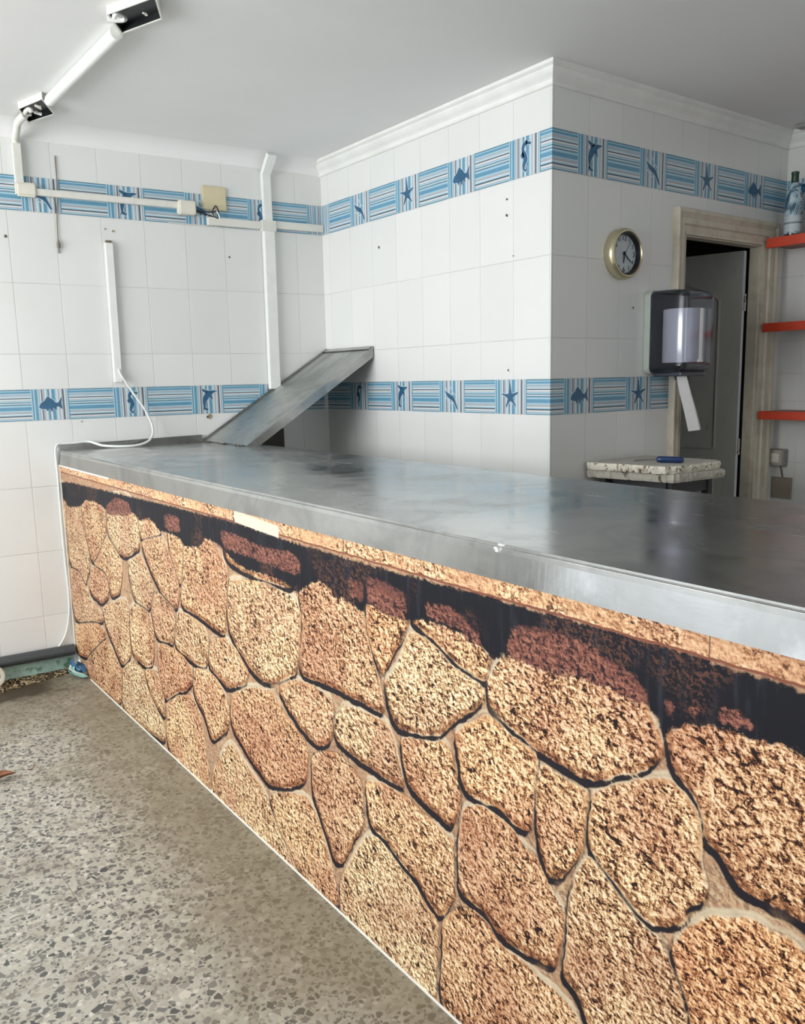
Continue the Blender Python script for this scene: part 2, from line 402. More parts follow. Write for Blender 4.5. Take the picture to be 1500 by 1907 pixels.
# cornices
M_crown = plain('cornice_paint', (.80, .80, .77), .45, scale=6)
def sweep(name, prof, path, norms, mat, kind='structure'):
    """prof: (offset, z); path: xy corner points; norms: offset direction (already mitred) at each corner"""
    bm = bmesh.new(); R = []
    for (px_, py_), (nx, ny) in zip(path, norms):
        R.append([bm.verts.new((px_+nx*o, py_+ny*o, z)) for o, z in prof])
    for i in range(len(R)-1):
        for k in range(len(prof)-1): bm.faces.new((R[i][k], R[i][k+1], R[i+1][k+1], R[i+1][k]))
    bm.faces.new(R[0]); bm.faces.new(R[-1][::-1])
    bmesh.ops.recalc_face_normals(bm, faces=bm.faces)
    o = link(name, bm, mat, smooth=25)
    if kind: o['kind'] = kind
    return o
CP = [(-.004, 2.376), (.006, 2.376), (.010, 2.380), (.010, 2.386), (.005, 2.390), (.009, 2.398), (.018, 2.407), (.029, 2.417), (.034, 2.427), (.033, 2.431), (.039, 2.434), (.045, 2.439), (.045, 2.452), (-.004, 2.452)]
sweep('trim_1', CP, [(X2, Y1+.02), (X2, Y3), (X4, Y3), (X4, -2.28)], [(-1, 0), (-1, -1), (-1, -1), (-1, 0)], M_crown)
n1 = Vector((A1, -1)).normalized()
cove = [(-.004, 2.383)]+[(.10-.10*math.cos(a), 2.383+.069*math.sin(a)) for a in [k*PI/16 for k in range(9)]]+[(-.004, 2.452)]
sweep('trim_2', cove, [W1p(-2.2, 0)[:2], W1p(X2-.003, 0)[:2]], [tuple(n1)]*2, CEIL)
tr = NT('door_gloss_paint'); p = tr.pos()
cc = tr.mix(tr.step(tr.noise(p, 14, 5, .65), .45, .7), (.60, .55, .45), (.50, .44, .34))
cc = tr.mix(tr.math('MULTIPLY', tr.step(tr.noise(p, 55, 5, .7), .62, .72), .6), cc, (.20, .15, .10))
tr.set(Base_Color=cc, Roughness=.4); M_door = tr.m
tr = NT('door_leaf_paint'); p = tr.pos(); x, y, z = tr.sep(p)
cc = tr.mix(tr.noise(p, 5, 5, .6), (.37, .37, .34), (.48, .47, .44))
cc = tr.mix(tr.step(tr.noise(tr.vmath('MULTIPLY', p, (12., 12., 2.)), 3, 5, .7), .60, .74), cc, (.20, .18, .15))
tr.set(Base_Color=cc, Roughness=.42); M_leaf = tr.m

# door_1: lining, casing, and the leaf standing open into the store
M_hinge = plain('painted_hinge', (.55, .50, .42), .45, dirt=((.12, .07, .04), 60, .5))
door = empty('door_1', (DX0, Y3, 0)); door['kind'] = 'structure'
bm = bmesh.new()
box(bm, DX0-.012, DX0+.012, Y3-.002, Y3+.052, 0, DZ, bev=.002); box(bm, DX1-.006, DX1+.03, Y3-.002, Y3+.052, 0, DZ, bev=.002)
box(bm, DX0, DX1, Y3-.002, Y3+.052, DZ-.006, DZ+.02, bev=.002)
child(link('door_lining', bm, M_door), door)
def casing(name, path, norms, w):
    # moulded architrave: profile across the casing (distance from the opening, projection)
    pr = [(0, .0), (0, .016), (.012, .020), (.016, .014), (.03*w, .014), (.34*w, .018), (.40*w, .026), (.62*w, .026), (.66*w, .020), (.74*w, .024), (.84*w, .032), (.97*w, .032), (w, .026), (w, 0)]
    bm = bmesh.new(); R = []
    for (x, z), (nx, nz) in zip(path, norms):
        R.append([bm.verts.new((x+nx*a, Y3-b, z+nz*a)) for a, b in pr])
    for i in range(len(R)-1):
        for k in range(len(pr)-1): bm.faces.new((R[i][k], R[i][k+1], R[i+1][k+1], R[i+1][k]))
    bm.faces.new(R[0]); bm.faces.new(R[-1][::-1]); bmesh.ops.recalc_face_normals(bm, faces=bm.faces)
    return child(link(name, bm, M_door, smooth=30), door)
casing('door_casing', [(DX0, 0), (DX0, DZ), (DX1, DZ), (DX1, 0)], [(-.66, 0), (-.66, .95), (1.05, .95), (1.05, 0)], .112)
LH = (3.800, 2.326); la = math.radians(76); LW = .585
def leafp(a, b, z):      # a along the leaf from the hinge, b towards the viewer's side
    return Vector((LH[0]-a*math.cos(la)-b*math.sin(la), LH[1]+a*math.sin(la)-b*math.cos(la), z))
bm = bmesh.new()
for a0, a1, z0, z1 in ((0, LW, .01, 1.905),):
    F = prism(bm, [(a0, z0), (a1, z0), (a1, z1), (a0, z1)], lambda q: leafp(q[0], 0, q[1]), lambda q: leafp(q[0], -.035, q[1]))
leaf = child(link('door_leaf', bm, M_leaf), door)
def moulding(bm, pts, w=.016, h=.010):
    n = len(pts)
    for i in range(n):
        (a0, z0), (a1, z1) = pts[i], pts[(i+1) % n]
        tube(bm, [leafp(a0, .001, z0), leafp(a1, .001, z1)], w/2, 8, flat=.9)
bm = bmesh.new()
arch = [(.11, .95), (.11, 1.68)]+[(.11+(.365)*k/10, 1.68+.085*math.sin(PI*k/10)**1.0) for k in range(1, 10)]+[(.475, 1.68), (.475, .95)]
moulding(bm, arch); moulding(bm, [(.11, .15), (.11, .82), (.475, .82), (.475, .15)])
o = link('panel_moulding', bm, M_leaf, smooth=40); o.parent = leaf; o.matrix_parent_inverse = Matrix.Translation(-Vector(door.location)) @ Matrix.Identity(4)
o.matrix_parent_inverse = Matrix.Identity(4)
M_steelp = plain('hinge_metal', (.50, .47, .42), .35, 1., dirt=((.12, .07, .04), 60, .5))
for hz in (1.66, .96, .28):
    bm = bmesh.new(); tube(bm, [(3.800, 2.312, hz-.04), (3.800, 2.312, hz-.003)], .0055, 10); tube(bm, [(3.800, 2.312, hz-.003), (3.800, 2.312, hz+.003)], .007, 10); tube(bm, [(3.800, 2.312, hz+.003), (3.800, 2.312, hz+.04)], .0055, 10)
    child(link('hinge', bm, M_hinge, smooth=40), door)

# ------------------------------------------------------------------ counter
STONES=[[(3898,845),(3745,860),(3695,771),(3650,682),(3624,567),(3719,458),(3796,513),(3944,510),(3956,659)],[(4040,882),(3929,882),(3943,771),(3965,678),(3965,515),(4014,496),(4050,677)],[(3641,880),(3470,887),(3356,820),(3355,746),(3514,614),(3583,584),(3640,683),(3675,783)],[(3304,895),(3038,922),(2974,858),(2949,793),(2960,740),(3128,680),(3208,686),(3335,748)],[(2945,900),(2755,899),(2718,829),(2953,774)],[(2936,766),(2714,816),(2635,731),(2592,650),(2631,579),(2758,610),(2836,665),(2894,710)],[(2666,895),(2543,902),(2532,826),(2549,752),(2581,671),(2616,719),(2655,772)],[(3354,728),(3219,673),(3176,639),(3228,525),(3341,478),(3376,551),(3567,583),(3499,611)],[(3095,665),(2959,711),(2872,643),(2848,600),(2896,522),(3033,524),(3077,555),(3100,618)],[(3936,489),(3808,496),(3693,434),(3681,397),(3469,352),(3591,321),(3939,242),(3969,359)],[(3589,559),(3397,578),(3380,477),(3490,420),(3659,441)],[(3487,395),(3161,500),(3135,458),(3161,365),(3160,277),(3275,206),(3360,262),(3447,324)],[(3134,462),(3044,507),(2923,502),(2878,458),(2887,366),(2912,306),(2985,281),(3122,289),(3140,370)],[(2835,591),(2771,596),(2640,568),(2685,445),(2738,440),(2840,430),(2863,469),(2876,522)],[(3948,212),(3601,308),(3490,293),(3489,272),(3735,141),(3813,100),(3964,87)],[(3487,258),(3384,232),(3298,177),(3329,19),(3580,9),(3799,6),(3778,104)],[(3265,191),(3149,250),(3026,251),(2982,180),(2861,109),(2822,31),(3039,15),(3316,5)],[(3002,256),(2893,290),(2830,275),(2818,205),(2814,133),(2896,156),(2961,195)],[(2832,403),(2721,421),(2608,419),(2526,393),(2533,346),(2605,300),(2666,282),(2755,228),(2806,211),(2845,279)],[(2501,401),(2394,426),(2303,407),(2249,354),(2258,281),(2390,192),(2440,264),(2504,303),(2522,334)],[(2786,195),(2671,253),(2550,293),(2513,277),(2473,238),(2443,84),(2415,20),(2600,-24),(2814,17)],[(2628,563),(2541,579),(2412,571),(2375,534),(2394,462),(2424,432),(2520,427),(2668,442)],[(2355,537),(2244,569),(2178,556),(2100,505),(2118,469),(2246,412),(2321,438),(2381,451)],[(2520,877),(2375,876),(2299,847),(2217,802),(2203,753),(2236,654),(2250,581),(2332,589),(2463,601),(2580,603),(2567,670),(2545,746)],[(2203,749),(2146,768),(1971,793),(1829,786),(1794,782),(1776,755),(1795,638),(1812,587),(1872,554),(1948,521),(2011,504),(2072,522),(2149,558),(2210,601),(2219,671)],[(2230,909),(2059,926),(1863,913),(1753,902),(1792,830),(1818,810),(1945,804),(2093,807),(2209,823)],[(1783,810),(1732,836),(1652,901),(1580,875),(1495,835),(1485,782),(1457,714),(1436,677),(1420,603),(1469,600),(1557,603),(1678,597),(1770,590),(1794,609),(1762,730)],[(1472,887),(1418,881),(1347,887),(1329,861),(1325,833),(1345,791),(1379,749),(1420,694),(1432,698),(1456,731),(1478,787)],[(1304,881),(1228,904),(1143,880),(1079,826),(1077,817),(1085,775),(1109,775),(1175,785),(1228,810),(1275,829),(1309,840)],[(1319,814),(1277,813),(1231,803),(1176,774),(1104,762),(1092,754),(1092,734),(1126,699),(1167,678),(1200,644),(1229,617),(1283,601),(1363,585),(1386,600),(1404,643),(1414,679),(1376,712),(1342,773)],[(1081,776),(1065,810),(1036,853),(1009,884),(897,911),(796,883),(735,858),(717,819),(705,798),(699,778),(713,753),(741,730),(782,711),(799,694),(835,678),(873,678),(941,687),(966,691),(1016,702),(1055,722),(1077,736)],[(693,817),(689,872),(621,901),(550,892),(492,897),(369,899),(350,639),(477,625),(504,622),(528,627),(563,624),(587,645),(600,663),(623,673),(630,705),(646,732),(671,748),(685,774)],[(833,657),(785,691),(718,728),(683,741),(661,728),(639,710),(631,680),(631,639),(623,615),(620,582),(653,553),(656,525),(685,505),(711,490),(736,496),(786,525),(831,554),(837,586),(833,635)],[(939,667),(893,656),(838,655),(841,632),(848,584),(852,544),(873,507),(892,474),(926,462),(944,499),(952,533),(957,616),(950,649)],[(837,545),(816,534),(778,509),(739,483),(692,473),(682,455),(659,422),(643,370),(640,311),(806,190),(855,276),(892,289),(882,364),(879,417),(868,490)],[(673,475),(645,519),(614,558),(576,576),(544,591),(524,587),(498,571),(473,562),(427,554),(421,456),(628,319),(640,395),(662,433)],[(1225,205),(1174,264),(1126,287),(1086,281),(1051,252),(993,261),(956,249),(912,251),(863,236),(847,210),(825,152),(1133,-38),(1230,10),(1236,53),(1224,124)],[(1481,286),(1440,286),(1386,264),(1333,247),(1291,218),(1243,198),(1239,177),(1246,131),(1254,41),(1255,-3),(1339,-13),(1481,-31),(1634,-9),(1631,77),(1610,120),(1554,204),(1513,259)],[(1498,413),(1431,432),(1350,436),(1289,422),(1218,413),(1185,406),(1188,367),(1185,281),(1205,247),(1232,213),(1266,227),(1308,259),(1360,267),(1433,302),(1481,302),(1498,351)],[(1151,495),(1107,518),(1050,518),(1002,504),(980,486),(953,481),(932,448),(898,423),(886,409),(893,358),(907,293),(953,284),(985,278),(1039,273),(1093,301),(1157,303),(1172,315),(1171,375),(1167,439)],[(1178,639),(1141,671),(1087,709),(1054,701),(1005,688),(960,679),(954,654),(961,611),(964,571),(972,525),(1002,520),(1048,536),(1093,533),(1141,529),(1160,552),(1167,594)],[(1358,569),(1259,593),(1213,611),(1190,595),(1181,555),(1164,505),(1181,454),(1195,435),(1233,444),(1293,454),(1336,472),(1352,513)],[(1621,525),(1585,568),(1474,584),(1407,582),(1379,540),(1362,497),(1348,455),(1412,451),(1476,452),(1551,456),(1615,464),(1633,490)],[(1912,516),(1831,559),(1737,574),(1645,570),(1637,544),(1647,457),(1711,418),(1794,437),(1868,475)],[(2225,399),(2092,461),(1954,491),(1894,446),(1771,404),(1783,293),(1908,230),(1999,201),(2127,243),(2234,297)],[(2386,102),(2248,243),(2136,195),(2026,159),(1977,97),(1871,33),(1840,-32),(2134,-42),(2448,-36)],[(2003,162),(1929,204),(1783,256),(1719,206),(1675,114),(1633,17),(1782,-17),(1894,38),(1952,84)],[(1749,378),(1691,411),(1619,434),(1556,417),(1518,395),(1515,334),(1517,287),(1566,231),(1612,149),(1650,136),(1710,221),(1751,283)]]
DARK=[(4015,901),(2709,930),(2136,940),(1873,931),(1660,931),(1478,930),(1321,932),(1192,936),(1036,937),(915,938),(788,939),(656,939),(567,935),(494,931),(370,924),(368,886),(491,866),(518,853),(562,845),(616,844),(658,833),(690,813),(699,799),(706,822),(722,833),(735,846),(768,842),(803,847),(846,845),(896,854),(957,834),(987,835),(1036,837),(1065,818),(1082,831),(1101,836),(1131,849),(1165,844),(1202,850),(1252,851),(1309,840),(1324,833),(1348,835),(1381,832),(1421,830),(1451,841),(1476,839),(1490,814),(1538,822),(1590,832),(1618,826),(1636,845),(1665,854),(1716,841),(1771,812),(1794,800),(1855,817),(1943,819),(2072,811),(2157,823),(2202,840),(2238,850),(2289,862),(2361,860),(2386,831),(2451,818),(2531,809),(2559,833),(2677,835),(2738,830),(2800,856),(2852,863),(2928,840),(2981,857),(3015,863),(3314,834),(3367,843),(3479,855),(3619,845),(3676,815),(3780,797),(3888,785),(3936,804),(4018,833)]
RED=[[(3321,859),(3191,903),(3043,898),(3018,848),(3332,814)],[(2685,900),(2552,901),(2552,848),(2695,843)],[(2246,900),(2158,906),(1998,893),(1807,905),(1766,884),(1768,856),(1807,847),(1881,848),(1990,852),(2136,850),(2222,852)],[(1476,902),(1424,904),(1359,900),(1331,891),(1327,838),(1374,835),(1421,833),(1441,841),(1475,843)],[(1018,898),(957,909),(897,908),(840,907),(786,892),(736,869),(725,842),(748,836),(768,838),(803,844),(839,842),(916,832),(987,834),(1036,839)],[(1553,888),(1487,884),(1486,839),(1547,847)],[(1149,864),(1108,864),(1093,836),(1144,837)],[(1275,887),(1196,896),(1143,880),(1113,852),(1196,857),(1252,855)],[(611,875),(577,881),(555,861),(589,852),(608,853)],[(659,863),(642,868),(641,850),(658,847)],[(704,860),(685,860),(685,838),(700,836)]]
LEDGE=[(4065,920),(2706,943),(2135,949),(1872,940),(1659,939),(1477,937),(1321,939),(1192,943),(1036,944),(915,944),(788,944),(656,943),(567,939),(495,935)]
JOINT=[(2133,959),(1565,940),(1192,947),(912,949),(629,949)]
BLANK=[(2139,974),(1873,962),(1876,931),(2136,940)]

STONES += [[(470,350),(560,330),(640,272),(682,205),(645,100),(470,90)], [(695,228),(745,190),(800,168),(850,118),(900,62),(892,-20),(700,-20),(668,90)],
           [(470,70),(635,80),(678,-20),(470,-20)], [(912,48),(962,52),(1040,-20),(905,-20)]]
def chaikin(P, k=2):
    for _ in range(k):
        Q = []
        for i in range(len(P)):
            a, b = P[i], P[(i+1) % len(P)]
            Q.append(a*.84+b*.16); Q.append(a*.16+b*.84)
        P = Q
    return np.array(P)
def sdist(P, X, Z):
    """signed distance (mm) to polygon P, negative inside"""
    d2 = np.full(X.shape, 1e12); ins = np.zeros(X.shape, bool)
    for i in range(len(P)):
        a = P[i]; b = P[(i+1) % len(P)]; e = b-a; L = e@e+1e-9
        t = np.clip(((X-a[0])*e[0]+(Z-a[1])*e[1])/L, 0, 1)
        d2 = np.minimum(d2, (X-a[0]-t*e[0])**2+(Z-a[1]-t*e[1])**2)
        c = (a[1] > Z) != (b[1] > Z)
        if abs(e[1]) > 1e-9: ins ^= c & (X < e[0]*(Z-a[1])/e[1]+a[0])
    d = np.sqrt(d2); return np.where(ins, -d, d)
PY0, PY1, PZ1 = -.60, 3.975, .978
sy = np.arange(PY0, PY1+.0001, .005); sy[-1] = PY1
sz = np.append(np.arange(.004, PZ1, .005), PZ1)
GY, GZ = np.meshgrid(sy, sz, indexing='ij')
FY = np.where(GY < .52, 1.04-GY, GY)*1000.; FZ = GZ*1000.      # the print repeats mirrored past the frame
def field(polys, FY, FZ, lim=45., smooth=2, ids=False):
    D = np.full(FY.shape, lim); I = np.zeros(FY.shape); S = np.full(FY.shape, lim)
    for k, P in enumerate(polys):
        P = chaikin([np.array(q, float) for q in P], smooth)
        m = (FY > P[:, 0].min()-lim) & (FY < P[:, 0].max()+lim) & (FZ > P[:, 1].min()-lim) & (FZ < P[:, 1].max()+lim)
        if not m.any(): continue
        d = sdist(P, FY[m], FZ[m]); cur = D[m]; u = d < cur; S[m] = np.where(u, cur, np.minimum(S[m], d)); cur[u] = d[u]; D[m] = cur
        if ids: ci = I[m]; ci[u] = ((k*0.618034+.37) % 1); I[m] = ci
    return (D, I, S) if ids else D
D0, ID, DS = field(STONES, FY, FZ, ids=True)
SEAM = (DS-D0)/(1+np.clip((FY-1300)/2600, 0, 1)*1.1)
D1 = field(STONES, FY-5., FZ+14.)
D2 = field(STONES, FY, FZ-14.)
GROW = 1.5+np.clip((FY-1300)/2300*8, 0, 8)      # faces meet more closely towards the far end
D0 = D0-GROW; D1 = D1-GROW; D2 = D2-GROW
DD = field([DARK], FY, FZ, 60., 1)
DR = field(RED, FY, FZ, 60., 1)
led = sorted([q for q in LEDGE]); ly = np.array([q[0] for q in led], float)
LZ = FZ-941.
JD = np.full(FY.shape, 99.)
for jy, jz in JOINT: JD = np.minimum(JD, np.abs(FY-jy))
DBk = field([BLANK], FY, FZ, 30., 0)
ny, nz = GY.shape
verts = np.stack([np.full(GY.size, .9855), GY.ravel(), GZ.ravel()], 1)
ii = np.arange(ny*nz).reshape(ny, nz)
quads = np.stack([ii[:-1, :-1], ii[:-1, 1:], ii[1:, 1:], ii[1:, :-1]], -1).reshape(-1, 4)
# torn lower corner at the rear wall
cy = verts[quads, 1].mean(1); cz = verts[quads, 2].mean(1)
keep = ~((cy > 3.76) & (cz < (cy-3.78)*.42+.004*np.sin(cy*90)))
quads = quads[keep]
me = bpy.data.meshes.new('printed_panel'); me.from_pydata(verts.tolist(), [], quads.tolist())
for nm, arr in (('sd', D0), ('sh', D1), ('bl', D2), ('sm', SEAM), ('dk', DD), ('rd', DR), ('lz', LZ), ('jd', JD), ('bk', DBk), ('stone_tone', ID)):
    a = me.attributes.new(nm, 'FLOAT', 'POINT'); a.data.foreach_set('value', np.ascontiguousarray(arr.ravel(), dtype=np.float32))

t = NT('stone_wall_print'); p = t.pos(); x, y, z = t.sep(p); q = t.comb(y, z, 0.)
def at(n): return t.attr(n).outputs['Fac']
sd, shd, bld, smd, dk, rd, lz, jd, bk, idd = [at(n) for n in ('sd', 'sh', 'bl', 'sm', 'dk', 'rd', 'lz', 'jd', 'bk', 'stone_tone')]
warp = t.math('ADD', t.math('MULTIPLY', t.math('SUBTRACT', t.noise(q, 45, 4, .6), .5), 9.), t.math('MULTIPLY', t.math('SUBTRACT', t.noise(q, 13, 3, .6), .5), 16.))
sdw = t.math('ADD', sd, warp); shw = t.math('ADD', shd, warp); blw = t.math('ADD', bld, warp)
# porous relief of the printed rock: two octaves, lit from the upper left
def relief(vec, sc, off):
    a = t.noise(vec, sc, 5, .62, .5); b = t.noise(t.vmath('ADD', vec, off), sc, 5, .62, .5)
    return t.math('SUBTRACT', a, b), a
qs = t.vmath('MULTIPLY', q, (1., 1.15, 1.))
qw = t.vmath('ADD', qs, t.vmath('MULTIPLY', t.noise(q, 70, 3, .6, col=True), (.010, .010, .010)))
grain = t.math('SUBTRACT', .42, t.vor(qw, 88, 'F1')); grain2 = t.math('SUBTRACT', .42, t.vor(qw, 170, 'F1'))
e1, h1 = relief(qs, 66, (.0030, -.0038, 0.)); e2, h2 = relief(qs, 165, (.0013, -.0016, 0.))
pore = t.step(t.noise(qs, 62, 3, .6, .9), .455, .37)
pore2 = t.step(t.noise(t.vmath('ADD', qs, (5., 3., 0.)), 130, 3, .6, .6), .455, .38)
patch = t.step(t.noise(t.vmath('ADD', q, (2., 9., 0.)), 13, 4, .6), .50, .64)
v = t.math('ADD', .77, t.math('ADD', t.math('ADD', t.math('MULTIPLY', e1, 2.2), t.math('MULTIPLY', grain, .55)), t.math('ADD', t.math('MULTIPLY', e2, 1.6), t.math('MULTIPLY', grain2, .35))))
v = t.math('ADD', v, t.math('MULTIPLY', t.math('SUBTRACT', t.noise(q, 9, 4, .6), .5), .4))
v = t.math('SUBTRACT', v, t.math('ADD', t.math('MULTIPLY', pore, t.math('ADD', .40, t.math('MULTIPLY', patch, .25))), t.math('MULTIPLY', pore2, .28)))
v = t.math('SUBTRACT', v, t.math('MULTIPLY', patch, .12))
bot = t.math('MULTIPLY', t.step(blw, -3., 4.), t.step(sdw, 3., 0.))      # lower inner rim of a stone
rim = t.math('MAXIMUM', t.math('MULTIPLY', t.step(sdw, -14., -5.), t.step(t.noise(q, 8, 3, .5), .42, .56)), t.math('MULTIPLY', bot, .8))
v = t.math('ADD', t.math('MULTIPLY', v, t.math('SUBTRACT', 1., t.math('MULTIPLY', rim, .62))), t.math('MULTIPLY', rim, .37))
v = t.math('SUBTRACT', v, t.math('MULTIPLY', bot, .20))
rock = t.ramp(v, [(0, (.016, .010, .012)), (.16, (.060, .026, .020)), (.32, (.20, .095, .055)), (.46, (.42, .225, .125)), (.60, (.64, .42, .26)), (.74, (.82, .64, .43)), (.88, (.93, .82, .62)), (1., (.97, .92, .77))])
tint = t.ramp(idd, [(0, (.98, .80, .66)), (.25, (.93, .96, .90)), (.5, (.84, .70, .62)), (.75, (.97, .91, .80)), (1., (.88, .78, .72))])
rock = t.mix(1., rock, tint, 'MULTIPLY')
tn = t.mix(t.step(t.noise(q, 5, 4, .6), .42, .62), (1., .96, .86), (.80, .62, .56))
rock = t.mix(.8, rock, t.mix(1., rock, tn, 'MULTIPLY'))
# mortar and smooth stone flanks between the faces, cream on the upper side, dark gap under each stone
mn = t.noise(q, 40, 5, .65)
mort = t.mix(mn, (.20, .115, .07), (.50, .34, .22))
mort = t.mix(.35, mort, rock)
cream = t.mix(t.noise(q, 60, 5, .65), (.46, .35, .23), (.80, .70, .52))
c = t.mix(t.step(sdw, 1.5, 5.), rock, mort)
topz = t.math('MULTIPLY', t.math('MULTIPLY', t.step(blw, 2., -4.), t.step(sdw, -4., 1.)), t.step(t.noise(q, 6, 3, .5), .36, .5))
c = t.mix(t.math('MULTIPLY', topz, .85), c, cream)
edge = t.math('MULTIPLY', t.step(sdw, 0., 3.), t.step(sdw, 7., 3.5))
c = t.mix(t.math('MULTIPLY', edge, t.math('SUBTRACT', .6, t.math('MULTIPLY', topz, .5))), c, (.075, .035, .025))
gap = t.math('MULTIPLY', t.step(sdw, -1., 2.), t.step(shw, 3., -1.))
gap = t.math('MULTIPLY', gap, t.step(t.noise(q, 5, 3, .5), .26, .38))
c = t.mix(gap, c, (.014, .012, .017))
smw = t.math('ADD', smd, t.math('MULTIPLY', warp, .35))
sml = t.math('MULTIPLY', t.step(smw, 5.5, 2.), t.step(sdw, 9., 4.))
c = t.mix(t.math('MULTIPLY', sml, .88), c, (.030, .018, .017))
sm2 = t.math('MULTIPLY', t.math('MULTIPLY', t.step(smw, 13., 6.), t.step(sdw, 6., 2.)), t.math('SUBTRACT', 1., t.math('MAXIMUM', sml, gap)))
c = t.mix(t.math('MULTIPLY', sm2, .4), c, (.42, .30, .19))
# the printed band of deep shade under the coping, with stones glowing dull red in it
w2 = t.math('MULTIPLY', t.math('SUBTRACT', t.noise(q, 55, 5, .7), .5), 34.)
dkm = t.step(t.math('ADD', dk, w2), 3., -4.); rdm = t.math('MULTIPLY', t.step(t.math('ADD', rd, w2), 2., -5.), t.math('SUBTRACT', 1., t.math('MULTIPLY', t.step(sdw, -1., 3.), .5)))
streak = t.noise(t.comb(t.math('MULTIPLY', y, 60.), t.math('MULTIPLY', z, 6.), 0.), 1., 4, .6)
navy = t.mix(t.step(streak, .5, .75), (.007, .007, .012), (.024, .028, .040))
navy = t.mix(t.math('MULTIPLY', t.step(t.math('ADD', v, 0.), .55, .8), t.step(t.noise(q, 6, 2, .5), .50, .62)), navy, (.10, .045, .032))
redc = t.ramp(v, [(0, (.015, .009, .012)), (.3, (.045, .020, .020)), (.55, (.16, .058, .045)), (.8, (.26, .10, .07)), (1., (.34, .15, .10))])
dark = t.mix(rdm, navy, redc)
c = t.mix(dkm, c, dark)
c = t.mix(t.math('MULTIPLY', rdm, .9), c, redc)
# coping course along the top, its joints and one bare patch
lzw = t.math('ADD', lz, t.math('MULTIPLY', warp, .5))
cop = t.mix(t.step(jd, 2.5, .8), t.mix(.3, rock, t.ramp(v, [(0, (.12, .045, .022)), (.35, (.50, .26, .13)), (.6, (.83, .60, .38)), (1, (.96, .86, .66))])), (.07, .04, .03))
c = t.mix(t.step(lzw, -2., 1.), c, cop)
c = t.mix(t.math('MULTIPLY', t.step(lzw, -5., -2.), t.step(lzw, 2., 0.)), c, (.22, .075, .045))
c = t.mix(t.step(bk, 1., -1.), c, (.70, .62, .48))
t.set(Base_Color=c, Roughness=.5); t.b.inputs['Specular IOR Level'].default_value = .18; M_print = t.m
me.materials.append(M_print)

def steel(name, base, streak_vec, rough=(.16, .34), dirt=.3, bstr=.04, smear=False):
    t = NT(name); p = t.pos()
    sv = t.vmath('MULTIPLY', p, streak_vec)
    s1 = t.noise(sv, 1., 5, .65); s2 = t.noise(p, 3.2, 6, .62, 1.2); s3 = t.noise(p, 14, 5, .65, .6)
    c = t.mix(t.step(s2, .40, .66), base, tuple(x*.72 for x in base))
    c = t.mix(t.math('MULTIPLY', t.step(s3, .52, .70), dirt), c, tuple(x*.55 for x in base))
    r = t.math('ADD', t.lin(s2, .3, .7, rough[0], rough[1]), t.math('MULTIPLY', t.math('SUBTRACT', s1, .5), .12))
    t.bump(t.math('ADD', s1, t.math('MULTIPLY', s2, .8)), bstr, .002)
    w_ = t.noise(t.vmath('MULTIPLY', t.vmath('ADD', p, t.comb(0., t.math('MULTIPLY', t.sep(p)[0], .5), 0.)), (46., 9., 9.)), 1., 4, .7, .8)
    wm = t.math('MULTIPLY', t.step(w_, .63, .70), t.step(t.noise(p, 2.1, 3, .5), .46, .6))
    c = t.mix(t.math('MULTIPLY', wm, .45*bool(smear)), c, (.75, .76, .75)); r = t.math('ADD', r, t.math('MULTIPLY', wm, .25*bool(smear)))
    t.set(Base_Color=c, Metallic=1., Roughness=r); return t.m
M_top = steel('worktop_steel', (.62, .63, .62), (3., 1.2, 3.), (.12, .32), .4, .08, True)
M_fas = steel('edge_steel', (.44, .44, .43), (40., 55., 2.5), (.10, .22), .15, .05)
M_flap = steel('flap_steel', (.52, .54, .53), (2., 18., 2.), (.30, .45), .4, .06)
M_body = plain('counter_carcass', (.50, .50, .48), .6)
M_strip = plain('cream_edging', (.80, .77, .69), .4)

counter = empty('bar_counter', (1.4, 1.8, 0))
tag(counter, 'long bar counter clad with a printed picture of a rough stone wall', 'counter')
panel = bpy.data.objects.new('printed_panel', me); COL.objects.link(panel); child(panel, counter)
panel['label'] = 'glossy printed panel picturing honey-coloured rubble stones'
bm = bmesh.new()
prism(bm, [(.9875, -.6), (1.76, -.6), (1.76, W1p(1.76, 0).y-.004), (.9875, W1p(.9875, 0).y-.004)], lambda q: (q[0], q[1], 0), lambda q: (q[0], q[1], .974))
child(link('counter_body', bm, M_body), counter)
bm = bmesh.new()
box(bm, .9805, .9855, 3.972, 3.986, .10, .974, bev=.001); box(bm, .981, .9856, 3.25, 3.972, .966, .974, bev=.001)
box(bm, .9825, .9862, -.6, 3.76, .0, .0065, bev=.001)
child(link('edge_strip', bm, M_strip), counter)

wt = empty('steel_worktop', (1.4, 1.8, .975)); tag(wt, 'stainless steel worktop running the whole length of the bar counter', 'worktop')
bm = bmesh.new()
yb = lambda x: W1p(x, 0).y-.003
P = [(.981, -.62), (1.774, -.62), (1.774, yb(1.774)), (.981, yb(.98))]
prism(bm, P, lambda q: (q[0], q[1], 1.012), lambda q: (q[0], q[1], 1.039))
bmesh.ops.bevel(bm, geom=[e for e in bm.edges if all(abs(v.co.x-.981) < 1e-4 and v.co.z > 1.03 for v in e.verts)], offset=.006, segments=3, affect='EDGES')
child(link('worktop_sheet', bm, M_top, smooth=30), wt)
bm = bmesh.new(); prism(bm, [(.9768, .975), (.9815, .975), (.9858, 1.0335), (.9818, 1.0335)], lambda q: (q[0], -.62, q[1]), lambda q: (q[0], yb(.98), q[1])); box(bm, 1.77, 1.776, -.62, yb(1.774), .975, 1.03, bev=.0015)
child(link('worktop_fascia', bm, M_fas), wt)
bm = bmesh.new()
prism(bm, [(.99, 1.039), (1.66, 1.039), (1.655, 1.075), (.985, 1.062)], lambda q: W1p(q[0], q[1], .004), lambda q: W1p(q[0], q[1], .024))
child(link('upstand', bm, M_fas), wt)

